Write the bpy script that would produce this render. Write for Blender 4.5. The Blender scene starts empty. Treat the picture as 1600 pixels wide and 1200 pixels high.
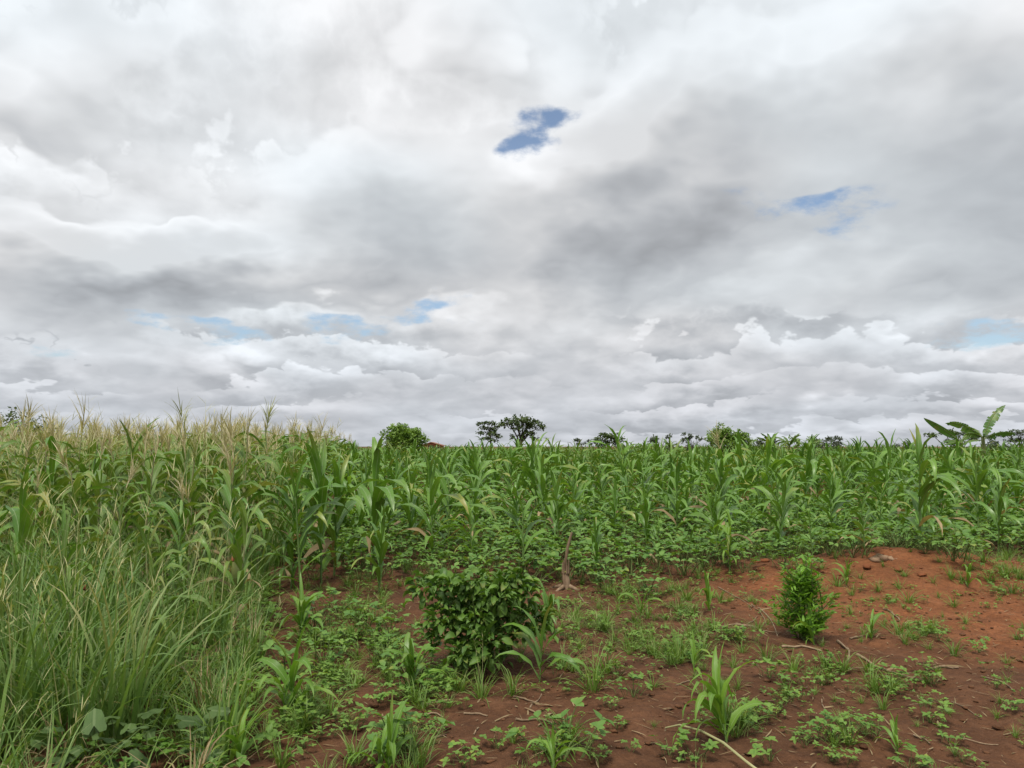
import bpy, bmesh, math, random
import numpy as np
from mathutils import Vector, Matrix, Euler

scene = bpy.context.scene
C = scene.collection

# ------------------------------------------------------------------ camera
CAM_H = 1.6
F = 1200.0 / 1600.0            # focal length as a share of the picture width
PITCH = math.atan(97 / 1200.0)
cam_data = bpy.data.cameras.new('camera')
cam_data.sensor_width = 36.0
cam_data.lens = 36.0 * F
cam_data.clip_start = 0.05
cam_data.clip_end = 5000.0
cam = bpy.data.objects.new('camera', cam_data)
cam.location = (0, 0, CAM_H)
cam.rotation_euler = (math.radians(90) + PITCH, 0, 0)
C.objects.link(cam)
scene.camera = cam


def pix_dir(px, py):
    """direction through a point of the photograph (1600 x 1200)"""
    a = (px - 800) / 1200.0
    b = (600 - py) / 1200.0
    cp, sp = math.cos(PITCH), math.sin(PITCH)
    return Vector((a, cp - b * sp, sp + b * cp)).normalized()


def pix_ground(px, py, z=0.0):
    d = pix_dir(px, py)
    t = (z - CAM_H) / d.z
    return (d.x * t, d.y * t)


# ------------------------------------------------------------------ sky, sun, exposure
SUN_EL, SUN_AZ = math.radians(62), math.radians(200)   # high, behind cloud, behind the camera's shoulder
scene.view_settings.view_transform = 'Standard'
scene.view_settings.look = 'None'
scene.view_settings.gamma = 1.0
scene.view_settings.exposure = 1.3        # exposed for the plants
scene.view_settings.use_curve_mapping = False


SPREAD = 0.27


class NT:
    """small helper to wire shader nodes"""
    def __init__(self, tree):
        self.t = tree

    def n(self, kind, **kw):
        nd = self.t.nodes.new(kind)
        for k, v in kw.items():
            setattr(nd, k, v)
        return nd

    def link(self, a, b):
        self.t.links.new(a, b)

    def put(self, sock, v):
        if isinstance(v, bpy.types.NodeSocket):
            self.link(v, sock)
        else:
            sock.default_value = v

    def m(self, op, a, b=None, c=None, clamp=False):
        nd = self.n('ShaderNodeMath', operation=op, use_clamp=clamp)
        self.put(nd.inputs[0], a)
        if b is not None:
            self.put(nd.inputs[1], b)
        if c is not None:
            self.put(nd.inputs[2], c)
        return nd.outputs[0]

    def v(self, op, a, b=None, scale=None):
        nd = self.n('ShaderNodeVectorMath', operation=op)
        self.put(nd.inputs[0], a)
        if b is not None:
            self.put(nd.inputs[1], b)
        if scale is not None:
            self.put(nd.inputs['Scale'], scale)
        return nd.outputs['Value'] if op in ('LENGTH', 'DOT_PRODUCT', 'DISTANCE') else nd.outputs[0]

    def sep(self, a):
        nd = self.n('ShaderNodeSeparateXYZ')
        self.link(a, nd.inputs[0])
        return nd.outputs

    def comb(self, x, y, z):
        nd = self.n('ShaderNodeCombineXYZ')
        for s, v in zip(nd.inputs, (x, y, z)):
            self.put(s, v)
        return nd.outputs[0]

    def noise(self, vec, scale, detail=4, rough=0.5, lac=2.0, dist=0.0, dims='3D', color=False, w=None):
        nd = self.n('ShaderNodeTexNoise', noise_dimensions=dims)
        if vec is not None:
            self.link(vec, nd.inputs['Vector'])
        self.put(nd.inputs['Scale'], scale)
        nd.inputs['Detail'].default_value = detail
        nd.inputs['Roughness'].default_value = rough
        nd.inputs['Lacunarity'].default_value = lac
        nd.inputs['Distortion'].default_value = dist
        if w is not None:
            self.put(nd.inputs['W'], w)
        return nd.outputs['Color'] if color else nd.outputs[0]

    def mr(self, x, a, b, c=0.0, d=1.0, kind='SMOOTHSTEP'):
        nd = self.n('ShaderNodeMapRange', interpolation_type=kind)
        self.put(nd.inputs[0], x)
        for k, v in zip((1, 2, 3, 4), (a, b, c, d)):
            self.put(nd.inputs[k], v)
        return nd.outputs[0]

    def mix(self, fac, a, b, blend='MIX'):
        nd = self.n('ShaderNodeMix', data_type='RGBA', blend_type=blend)
        self.put(nd.inputs[0], fac)
        self.put(nd.inputs[6], a)
        self.put(nd.inputs[7], b)
        return nd.outputs[2]

    def ramp(self, x, stops):
        nd = self.n('ShaderNodeValToRGB')
        e = nd.color_ramp.elements
        while len(e) < len(stops):
            e.new(0.5)
        for el, (p, c) in zip(e, stops):
            el.position = p
            el.color = (*c, 1) if len(c) == 3 else c
        self.put(nd.inputs[0], x)
        return nd.outputs[0]


# dark cloud masses and openings of this afternoon's sky, by direction: px, py, width, height, weight
CLOUD_MASSES = [
    (610, 335, 170, 130, .62), (970, 325, 200, 130, .80), (1440, 215, 330, 120, .60), (720, 70, 120, 200, .42),
    (120, 400, 260, 75, .55), (360, 420, 260, 52, .45), (30, 150, 120, 190, .50), (1160, 90, 170, 100, .34), (1500, 430, 280, 60, .42),
    (100, 490, 200, 36, .26), (1560, 330, 140, 60, .2), (250, 60, 150, 60, .16),
]
CLOUD_GAPS = [
    (836, 206, 56, 40, .82), (890, 184, 48, 20, .82), (808, 236, 26, 30, .7),
    (1270, 310, 110, 34, .48), (1250, 350, 90, 22, .36),
    (370, 527, 50, 11, .62), (275, 507, 60, 9, .56), (560, 512, 90, 11, .60), (680, 494, 60, 8, .56), (1560, 528, 90, 11, .62),
    (720, 470, 130, 18, .2), (110, 552, 60, 9, .4),
]
CLOUD_BRIGHT = [
    (1275, 617, 34, 13, .34), (1250, 628, 22, 9, .22), (70, 262, 120, 34, .16), (395, 560, 62, 20, .16), (690, 503, 80, 18, .15), (560, 540, 110, 14, .10), (812, 655, 34, 14, .10), (1490, 500, 150, 16, .10),
    (850, 110, 110, 70, .08), (830, 265, 50, 30, .14), (1290, 110, 120, 50, .08), (880, 290, 60, 60, .08), (450, 320, 90, 60, .07), (1130, 415, 160, 20, .08),
]
ASPECTS = (1.3, 2.2, 4.5)          # flatness classes of the masses and openings


def density_group(gaps, octaves):
    g = bpy.data.node_groups.new('cloud_density', 'ShaderNodeTree')
    g.interface.new_socket('Dir', in_out='INPUT', socket_type='NodeSocketVector')
    for t in ('Field', 'Mass', 'Gap', 'Bright'):
        g.interface.new_socket(t, in_out='OUTPUT', socket_type='NodeSocketFloat')
    k = NT(g)
    i = k.n('NodeGroupInput').outputs[0]
    o = k.n('NodeGroupOutput')
    x, y, z = k.sep(i)
    zz = k.m('ADD', k.m('ABSOLUTE', z), SPREAD)
    P = k.comb(k.m('DIVIDE', x, zz), k.m('DIVIDE', y, zz), 0.0)
    wob = k.v('SUBTRACT', k.noise(P, 4.2, 3, 0.55, color=True), (0.5, 0.5, 0.5))
    wob = k.v('MULTIPLY', wob, k.comb(k.m('MULTIPLY', zz, 0.30), 0.0, k.m('MULTIPLY', k.m('MULTIPLY', zz, zz), 0.42)))
    w = k.v('ADD', i, wob)
    base = k.noise(k.v('ADD', P, (3.1, 7.7, 0.0)), 2.3, octaves, 0.5)
    # rounded puffs: folded noise has round tops and sharp creases
    puff = k.m('ABSOLUTE', k.m('SUBTRACT', k.noise(k.v('ADD', w, k.v('SCALE', P, scale=1.0)), 3.6, 3, 0.42), 0.5))
    k.link(k.m('ADD', base, k.m('MULTIPLY', puff, 0.9)), o.inputs[0])
    spaces = [k.v('MULTIPLY', w, (1.0, 1.0, s)) for s in ASPECTS]
    for lst, sock in ((CLOUD_MASSES, 1), (CLOUD_GAPS if gaps else [], 2), (CLOUD_BRIGHT if gaps else [], 3)):
        total = 0.0
        for px, py, rw, rh, amp in lst:
            c = pix_dir(px, py)
            q = min(range(3), key=lambda t: abs(math.log(rw / rh / ASPECTS[t])))
            r = rw / 1200.0
            l = k.v('DISTANCE', spaces[q], (c.x, c.y, c.z * ASPECTS[q]))
            total = k.m('ADD', total, k.mr(l, 0.1 * r, 1.5 * r, amp, 0.0))
        k.put(o.inputs[sock], total)
    return g


def build_world():
    w = bpy.data.worlds.new('World')
    scene.world = w
    w.use_nodes = True
    w.node_tree.nodes.clear()
    k = NT(w.node_tree)
    sky = k.n('ShaderNodeTexSky', sky_type='NISHITA', sun_disc=False)
    sky.sun_elevation = SUN_EL
    sky.sun_rotation = SUN_AZ
    sky.air_density = 1.0
    sky.dust_density = 1.0
    bg_sky = k.n('ShaderNodeBackground')
    k.link(sky.outputs[0], bg_sky.inputs[0])
    bg_sky.inputs[1].default_value = 0.055
    d = k.n('ShaderNodeTexCoord').outputs['Generated']
    x, y, z = k.sep(d)
    zp = k.m('MAXIMUM', z, 0.0)

    def dens(v, *how):
        nd = k.n('ShaderNodeGroup')
        nd.node_tree = density_group(*how)
        k.link(v, nd.inputs[0])
        return nd.outputs

    N0, M0, G0, B0 = dens(d, True, 6)
    step = k.m('ADD', 0.014, k.m('MULTIPLY', zp, 0.10))
    N1, M1, _g, _b = dens(k.v('ADD', d, k.comb(k.m('MULTIPLY', step, -0.35), 0.0, step)), False, 4)
    zz = k.m('ADD', k.m('ABSOLUTE', z), SPREAD)
    P = k.comb(k.m('DIVIDE', x, zz), k.m('DIVIDE', y, zz), 0.0)
    # the pale deck behind: puffs lit from above
    relief_n = k.m('SUBTRACT', N0, N1)
    relief_n = k.m('MAXIMUM', k.m('MINIMUM', relief_n, 0.22), -0.16)
    back = k.m('ADD', 0.86, k.m('MULTIPLY', relief_n, k.mr(zp, 0.02, 0.40, 0.75, 0.55, 'LINEAR')))
    back = k.m('SUBTRACT', back, k.m('MULTIPLY', k.mr(N0, 0.45, 0.80), 0.08))
    # ranks of low cumulus towards the horizon: scalloped bright tops, flat grey bases
    hor = k.v('NORMALIZE', k.comb(x, y, 0.0))
    rank = k.m('MULTIPLY', k.m('LOGARITHM', k.m('ADD', zp, 0.045), math.e), 2.7)
    hv = k.v('ADD', k.v('SCALE', hor, scale=9.0), k.comb(0.0, 0.0, k.m('ADD', k.m('MULTIPLY', rank, 0.55), k.m('MULTIPLY', zp, 7.0))))
    bill = k.m('ABSOLUTE', k.m('SUBTRACT', k.noise(hv, 1.6, 4, 0.55), 0.5))
    slow = k.noise(k.v('ADD', k.v('SCALE', hor, scale=2.2), k.comb(7.0, 3.0, k.m('ADD', k.m('MULTIPLY', rank, 0.22), k.m('MULTIPLY', zp, 1.5)))), 1.6, 2, 0.5)
    saw = k.m('FRACT', k.m('ADD', k.m('SUBTRACT', rank, k.m('MULTIPLY', bill, 2.4)), k.m('MULTIPLY', slow, 3.2)))
    ranks = k.m('ADD', k.mr(zp, 0.0, 0.35, 0.62, 0.78), k.m('MULTIPLY', k.m('SUBTRACT', k.mr(saw, 0.05, 0.86, -0.10, 0.14), k.mr(saw, k.mr(zp, 0.0, 0.4, 0.90, 0.80), 1.0, 0.0, 0.24)), k.mr(k.noise(k.v('ADD', hv, (3.0, 8.0, 1.0)), 0.55, 2, 0.6), 0.36, 0.60, 0.10, 1.15)))
    ranks = k.m('ADD', ranks, k.m('MULTIPLY', relief_n, 0.55))
    lowf = k.mr(zp, 0.14, 0.46, 1.0, 0.45)
    back = k.m('ADD', k.m('MULTIPLY', back, k.m('SUBTRACT', 1.0, lowf)), k.m('MULTIPLY', ranks, lowf))
    # the heavier masses in front, pale along their tops and grey below
    F0 = k.m('ADD', M0, k.m('MULTIPLY', k.m('SUBTRACT', N0, 0.66), 0.8))
    relief_m = k.m('ADD', k.m('SUBTRACT', M0, M1), k.m('MULTIPLY', relief_n, 0.5))
    relief_m = k.m('MAXIMUM', k.m('MINIMUM', relief_m, 0.34), -0.20)
    front = k.m('ADD', 0.75, k.m('MULTIPLY', k.mr(F0, 0.05, 0.75), -0.26))
    front = k.m('ADD', front, k.m('MULTIPLY', relief_m, 0.72))
    lay = k.mr(F0, 0.05, 0.17)
    shade = k.m('ADD', k.m('MULTIPLY', back, k.m('SUBTRACT', 1.0, lay)), k.m('MULTIPLY', front, lay))
    shade = k.m('ADD', shade, k.m('MULTIPLY', B0, k.mr(N0, 0.50, 0.68, 0.35, 1.0)))
    # towards the horizon the air evens the clouds out
    shade = k.m('ADD', k.m('MULTIPLY', k.m('SUBTRACT', shade, 0.60), k.mr(zp, 0.0, 0.20, 0.80, 1.0)), 0.60)
    shade = k.m('SUBTRACT', shade, k.mr(zp, 0.0, 0.16, 0.03, 0.0))
    shade = k.m('MAXIMUM', k.m('MINIMUM', shade, 0.97), 0.34)
    tint = k.noise(k.v('ADD', P, (1.0, 5.0, 2.0)), 1.6, 1, 0.5)
    col_a = k.mix(k.mr(tint, 0.35, 0.65), (0.945, 1.0, 1.045, 1), (0.99, 1.0, 1.02, 1))
    col_a = k.mix(k.mr(zp, 0.0, 0.2, 0.6, 0.0), col_a, (0.95, 0.985, 1.08, 1))
    col_a = k.mix(k.mr(shade, 0.42, 0.72, 0.55, 0.0), col_a, (0.925, 0.985, 1.07, 1))
    cloud = k.mix(1.0, col_a, k.comb(shade, shade, shade), 'MULTIPLY')
    bg_c = k.n('ShaderNodeBackground')
    k.link(cloud, bg_c.inputs[0])
    bg_c.inputs[1].default_value = 0.41
    fine = k.noise(P, 8.0, 6, 0.66)
    gap = k.m('ADD', k.m('SUBTRACT', G0, k.m('MULTIPLY', N0, 0.5)), k.m('MULTIPLY', k.m('SUBTRACT', fine, 0.5), k.mr(G0, 0.02, 0.30, 0.0, 2.4)))
    cover = k.mr(gap, -0.16, 0.62, 1.0, 0.05)
    mx = k.n('ShaderNodeMixShader')
    k.link(cover, mx.inputs[0])
    k.link(bg_sky.outputs[0], mx.inputs[1])
    k.link(bg_c.outputs[0], mx.inputs[2])
    w.cycles.sampling_method = 'MANUAL'
    w.cycles.sample_map_resolution = 128
    out = k.n('ShaderNodeOutputWorld')
    k.link(mx.outputs[0], out.inputs[0])


build_world()
sun_data = bpy.data.lights.new('sun', 'SUN')
sun_data.energy = 1.5
sun_data.angle = math.radians(16)
sun_data.color = (1.0, 0.94, 0.84)
sun = bpy.data.objects.new('sun', sun_data)
# the lamp shines along its own -Z: point it from (az, el) of the sky's sun
sd = Vector((math.sin(SUN_AZ) * math.cos(SUN_EL), math.cos(SUN_AZ) * math.cos(SUN_EL), math.sin(SUN_EL)))
sun.rotation_euler = sd.to_track_quat('Z', 'Y').to_euler()
sun.location = (0, -20, 40)
C.objects.link(sun)

# ------------------------------------------------------------------ terrain
def _hash(ix, iy, seed):
    n = (ix * 374761393 + iy * 668265263 + seed * 1442695041) & 0x7fffffff
    n = ((n ^ (n >> 13)) * 1274126177) & 0x7fffffff
    return ((n ^ (n >> 16)) & 0xffff) / 65535.0


def vnoise(x, y, seed=0):
    x = np.asarray(x, float)
    y = np.asarray(y, float)
    ix, iy = np.floor(x).astype(np.int64), np.floor(y).astype(np.int64)
    fx, fy = x - ix, y - iy
    fx, fy = fx * fx * (3 - 2 * fx), fy * fy * (3 - 2 * fy)
    a, b = _hash(ix, iy, seed), _hash(ix + 1, iy, seed)
    c, d = _hash(ix, iy + 1, seed), _hash(ix + 1, iy + 1, seed)
    return (a + (b - a) * fx) * (1 - fy) + (c + (d - c) * fx) * fy - 0.5


MOUND = (4.7, 9.55)


def gz(x, y):
    x = np.asarray(x, float)
    y = np.asarray(y, float)
    near = np.clip((40 - np.hypot(x, y)) / 30, 0, 1)
    h = 0.10 * vnoise(x * .35, y * .35, 1) + 0.06 * vnoise(x * .9, y * .9, 2) + 0.050 * vnoise(x * 2.6, y * 2.6, 3)
    h = h + 0.032 * vnoise(x * 7.1, y * 7.1, 4) + 0.018 * vnoise(x * 15, y * 15, 5)
    h = h * near
    # spoil heap of paler earth, and the lip of its flank towards the path
    h = h + 0.30 * np.exp(-(((x - MOUND[0]) / 1.35) ** 2 + ((y - MOUND[1]) / 1.0) ** 2))
    h = h + 0.09 * np.exp(-(((x - 6.6) / 1.7) ** 2 + ((y - 8.9) / 1.5) ** 2))
    h = h + 0.10 * np.exp(-(((x - 2.9) / 0.9) ** 2 + ((y - 10.0) / 0.7) ** 2))
    # furrow in front of the beans
    h = h - 0.10 * np.exp(-(((y - 9.3 - 0.15 * x) / 0.35) ** 2)) * np.exp(-((x + 1.6) / 1.5) ** 2)
    return h


def gh(x, y):
    return float(gz(x, y))


_T = np.concatenate([np.arange(2.0, 14.0, .01), np.geomspace(14.0, 200.0, 300)])


def on_ground(px, py):
    """first point of the ground along the line of sight through (px, py)"""
    d = pix_dir(px, py)
    X, Y, Z = d.x * _T, d.y * _T, CAM_H + d.z * _T
    below = np.nonzero(Z <= gz(X, Y))[0]
    i = below[0] if len(below) else -1
    x, y = float(X[i]), float(Y[i])
    return x, y, gh(x, y)


def height_to(x, y, z, top_py):
    """height of a thing standing at (x, y, z) whose top shows at picture row top_py"""
    t = (600 - top_py) / 1200.0
    c, s = math.cos(PITCH), math.sin(PITCH)
    return y * (t * c + s) / (c - t * s) + CAM_H - z


def row_of(x, y, z):
    c, s = math.cos(PITCH), math.sin(PITCH)
    dep = y * c + (z - CAM_H) * s
    up = -y * s + (z - CAM_H) * c
    return 800 + 1200 * x / dep, 600 - 1200 * up / dep


# ------------------------------------------------------------------ object helpers
def link(name, mesh, parent=None):
    o = bpy.data.objects.new(name, mesh)
    C.objects.link(o)
    if parent is not None:
        o.parent = parent
    return o


def tag(o, label=None, cat=None, group=None, kind=None):
    for key, val in (('label', label), ('category', cat), ('group', group), ('kind', kind)):
        if val:
            o[key] = val
    return o


def thing(name, label, cat, loc, rz=0.0, group=None, lean=(0, 0)):
    o = bpy.data.objects.new(name, None)
    o.empty_display_size = 0.1
    C.objects.link(o)
    o.location = loc
    o.rotation_euler = (lean[0], lean[1], rz)
    return tag(o, label, cat, group)


class Geo:
    """quads with uv (across, along) and a random value per vertex"""
    def __init__(self):
        self.v, self.f, self.uv, self.r, self.m = [], [], [], [], []
        self.n = 0

    def add(self, v, f, uv=None, r=0.0, mat=0):
        v = np.asarray(v, float).reshape(-1, 3)
        f = np.asarray(f, np.int64).reshape(-1, 4)
        self.v.append(v)
        self.f.append(f + self.n)
        self.uv.append(np.zeros((len(v), 2)) if uv is None else np.asarray(uv, float))
        rr = np.asarray(r, float)
        self.r.append(np.full(len(v), float(rr)) if rr.ndim == 0 else rr)
        self.m.append(np.full(len(f), mat, np.int32))
        self.n += len(v)
        return self

    def pack(self):
        if len(self.v) > 1:
            self.v, self.f, self.uv = [np.concatenate(self.v)], [np.concatenate(self.f)], [np.concatenate(self.uv)]
            self.r, self.m = [np.concatenate(self.r)], [np.concatenate(self.m)]
        return self.v[0], self.f[0], self.uv[0], self.r[0], self.m[0]

    def put(self, geo, M, r=None, mat=None):
        """another Geo, transformed by a 4x4 matrix"""
        v, f, uv, rr, m = geo.pack()
        A = np.array(M)
        self.add(v @ A[:3, :3].T + A[:3, 3], f, uv, rr if r is None else np.full(len(v), r), 0)
        self.m[-1] = m.copy() if mat is None else np.full(len(f), mat, np.int32)
        return self

    def mesh(self, name, mats, smooth=True):
        v, f, uv, r, m = self.pack()
        me = bpy.data.meshes.new(name)
        nv, nf = len(v), len(f)
        me.vertices.add(nv)
        me.vertices.foreach_set('co', v.astype(np.float32).ravel())
        me.loops.add(nf * 4)
        me.polygons.add(nf)
        me.loops.foreach_set('vertex_index', f.astype(np.int32).ravel())
        me.polygons.foreach_set('loop_start', np.arange(0, nf * 4, 4, dtype=np.int32))
        me.polygons.foreach_set('use_smooth', np.full(nf, smooth))
        for mt in mats:
            me.materials.append(mt)
        me.polygons.foreach_set('material_index', m)
        lay = me.uv_layers.new(name='UVMap')
        lay.data.foreach_set('uv', uv[f.ravel()].astype(np.float32).ravel())
        at = me.attributes.new('var', 'FLOAT', 'POINT')
        at.data.foreach_set('value', r.astype(np.float32))
        me.update(calc_edges=True)
        return me


def grid_faces(rows, cols):
    i = np.arange(rows - 1)[:, None] * cols + np.arange(cols - 1)[None, :]
    i = i.ravel()
    return np.stack([i, i + 1, i + cols + 1, i + cols], 1)


def tube(pts, radii, sides=6, r=0.0, mat=0, geo=None, cap=True):
    geo = geo or Geo()
    pts = [Vector(p) for p in pts]
    n = len(pts)
    V, UV = [], []
    ref = Vector((0.31, 0.95, 0.07)).normalized()
    for i, p in enumerate(pts):
        t = (pts[min(i + 1, n - 1)] - pts[max(i - 1, 0)]).normalized()
        a = t.cross(ref)
        if a.length < 1e-3:
            a = t.cross(Vector((1, 0, 0)))
        a.normalize()
        b = t.cross(a)
        for j in range(sides + 1):
            th = 2 * math.pi * j / sides
            V.append(p + (a * math.cos(th) + b * math.sin(th)) * radii[i])
            UV.append((j / sides, i / (n - 1)))
    geo.add([tuple(q) for q in V], grid_faces(n, sides + 1), UV, r, mat)
    if cap:
        for i in (0, n - 1):
            c = [tuple(V[i * (sides + 1) + j]) for j in range(sides)]
            mid = tuple(pts[i])
            vs = c + [mid]
            fs = [[j, (j + 1) % sides, (j + 2) % sides, sides] for j in range(0, sides - 1, 2)]
            geo.add(vs, fs, [(0.5, 0.5)] * len(vs), r, mat)
    return geo


def sstep(x):
    x = np.clip(x, 0, 1)
    return x * x * (3 - 2 * x)


def blade(L, W, n, th0, bend, p=1.6, fold=.12, wave=0.0, wfreq=5.0, twist=0.0, across=2, shape='maize', phase=0.0, kink=None, side=0.0):
    """a leaf: rises from the origin in the x-z plane at th0 from the vertical and bends over by `bend`"""
    s = np.linspace(0, 1, n + 1)
    th = th0 + bend * s ** p
    if kink:
        th = th + kink[1] * sstep((s - kink[0]) / .12)
    ds = L / n
    tm = (th[:-1] + th[1:]) / 2
    x = np.concatenate([[0], np.cumsum(np.sin(tm) * ds)])
    z = np.concatenate([[0], np.cumsum(np.cos(tm) * ds)])
    yy = side * L * s ** 2
    if shape == 'maize':
        w = (.42 + .58 * sstep(s / .34)) * (1 - np.clip((s - .35) / .65, 0, 1) ** 2.1)
    elif shape == 'grass':
        w = (.55 + .45 * sstep(s / .2)) * (1 - s ** 2.2)
    elif shape == 'oval':
        w = np.sin(np.pi * np.clip(s, 0, 1) ** .8) ** .75
    elif shape == 'lance':
        w = np.sin(np.pi * s ** .7) ** .9
    w = np.maximum(w * W, 0.0006 * L)
    j = np.linspace(-.5, .5, across + 1)
    tw = twist * s
    T = np.stack([np.sin(th), np.zeros_like(th), np.cos(th)], 1)
    N = np.stack([-np.cos(th), np.zeros_like(th), np.sin(th)], 1)     # upper face
    B = np.array([0., 1, 0])[None, :] * np.cos(tw)[:, None] + N * np.sin(tw)[:, None]
    N2 = N * np.cos(tw)[:, None] - np.array([0., 1, 0])[None, :] * np.sin(tw)[:, None]
    ctr = np.stack([x, yy, z], 1)
    lift = fold * np.abs(j)[None, :] * 2 * w[:, None] * .5
    wv = wave * w[:, None] * np.sin(wfreq * 2 * np.pi * s[:, None] + phase + (j[None, :] > 0) * 1.9) * (np.abs(j)[None, :] * 2) ** 2
    V = ctr[:, None, :] + B[:, None, :] * (j[None, :, None] * w[:, None, None]) + N2[:, None, :] * (lift + wv)[:, :, None]
    uv = np.stack(np.broadcast_arrays((j + .5)[None, :], s[:, None]), -1)
    return V.reshape(-1, 3), grid_faces(n + 1, across + 1), uv.reshape(-1, 2)


def M4(x, y, z, rz=0.0, s=1.0, rx=0.0, ry=0.0):
    if np.ndim(s) == 0:
        s = (s, s, s)
    return Matrix.Translation((x, y, z)) @ Euler((rx, ry, rz)).to_matrix().to_4x4() @ Matrix.Diagonal((*s, 1))


# ------------------------------------------------------------------ materials
def new_mat(name):
    m = bpy.data.materials.new(name)
    m.use_nodes = True
    m.node_tree.nodes.clear()
    return m, NT(m.node_tree)


def var_value(k):
    a = k.n('ShaderNodeAttribute', attribute_name='var').outputs['Fac']
    b = k.n('ShaderNodeObjectInfo').outputs['Random']
    return k.m('FRACT', k.m('ADD', a, b))


def leaf_mat(name, dark, light, rib=None, rough=.45, trans=.28, yellow=None, ribw=.05, tip=None, spec=.4):
    m, k = new_mat(name)
    var = var_value(k)
    uv = k.n('ShaderNodeTexCoord').outputs['UV']
    u, v, _ = k.sep(uv)
    pos = k.n('ShaderNodeNewGeometry').outputs['Position']
    col = k.mix(var, (*dark, 1), (*light, 1))
    veins = k.noise(k.comb(k.m('MULTIPLY', u, 34.0), k.m('MULTIPLY', v, 2.0), var), 1.0, 2, .6)
    col = k.mix(k.mr(veins, .3, .75, .0, .30, 'LINEAR'), col, (*[c * 1.5 for c in light], 1))
    blot = k.noise(pos, 5.0, 3, .6)
    col = k.mix(k.mr(blot, .3, .7, .0, .45, 'LINEAR'), col, (*[c * .62 for c in dark], 1))
    if yellow:
        y2 = k.m('FRACT', k.m('MULTIPLY', var, 7.31))
        amt = k.m('MULTIPLY', k.mr(y2, .72, 1.0, 0, .8, 'LINEAR'), k.mr(k.m('ADD', v, k.m('MULTIPLY', blot, .5)), .55, 1.15))
        col = k.mix(amt, col, (*yellow, 1))
    if tip:
        col = k.mix(k.mr(v, .82, 1.0, 0, .8), col, (*tip, 1))
    if rib:
        au = k.m('ABSOLUTE', k.m('SUBTRACT', u, .5))
        col = k.mix(k.mr(au, ribw * .4, ribw, .75, 0.0), col, (*rib, 1))
    b = k.n('ShaderNodeBsdfPrincipled')
    k.link(col, b.inputs['Base Color'])
    k.put(b.inputs['Roughness'], k.mr(blot, .3, .7, rough - .08, rough + .15, 'LINEAR'))
    b.inputs['Specular IOR Level'].default_value = spec
    bump = k.n('ShaderNodeBump')
    bump.inputs['Strength'].default_value = .25
    bump.inputs['Distance'].default_value = .004
    k.link(veins, bump.inputs['Height'])
    k.link(bump.outputs[0], b.inputs['Normal'])
    t = k.n('ShaderNodeBsdfTranslucent')
    k.link(k.mix(1.0, col, (1.35, 1.35, .55, 1), 'MULTIPLY'), t.inputs[0])
    mx = k.n('ShaderNodeMixShader')
    mx.inputs[0].default_value = trans
    k.link(b.outputs[0], mx.inputs[1])
    k.link(t.outputs[0], mx.inputs[2])
    o = k.n('ShaderNodeOutputMaterial')
    k.link(mx.outputs[0], o.inputs[0])
    return m


def plain_mat(name, a, b, scale=12.0, rough=.8, stretch=(1, 1, 1), bump=.4, spec=.2, dist=.006):
    m, k = new_mat(name)
    var = var_value(k)
    co = k.v('MULTIPLY', k.n('ShaderNodeTexCoord').outputs['Object'], stretch)
    nz = k.noise(co, scale, 5, .6)
    col = k.mix(k.mr(nz, .3, .7, 0, 1, 'LINEAR'), (*a, 1), (*b, 1))
    col = k.mix(k.mr(var, 0, 1, 0, .35, 'LINEAR'), col, (*[c * .6 for c in a], 1))
    bs = k.n('ShaderNodeBsdfPrincipled')
    k.link(col, bs.inputs['Base Color'])
    bs.inputs['Roughness'].default_value = rough
    bs.inputs['Specular IOR Level'].default_value = spec
    bp = k.n('ShaderNodeBump')
    bp.inputs['Strength'].default_value = bump
    bp.inputs['Distance'].default_value = dist
    k.link(nz, bp.inputs['Height'])
    k.link(bp.outputs[0], bs.inputs['Normal'])
    o = k.n('ShaderNodeOutputMaterial')
    k.link(bs.outputs[0], o.inputs[0])
    return m


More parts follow.
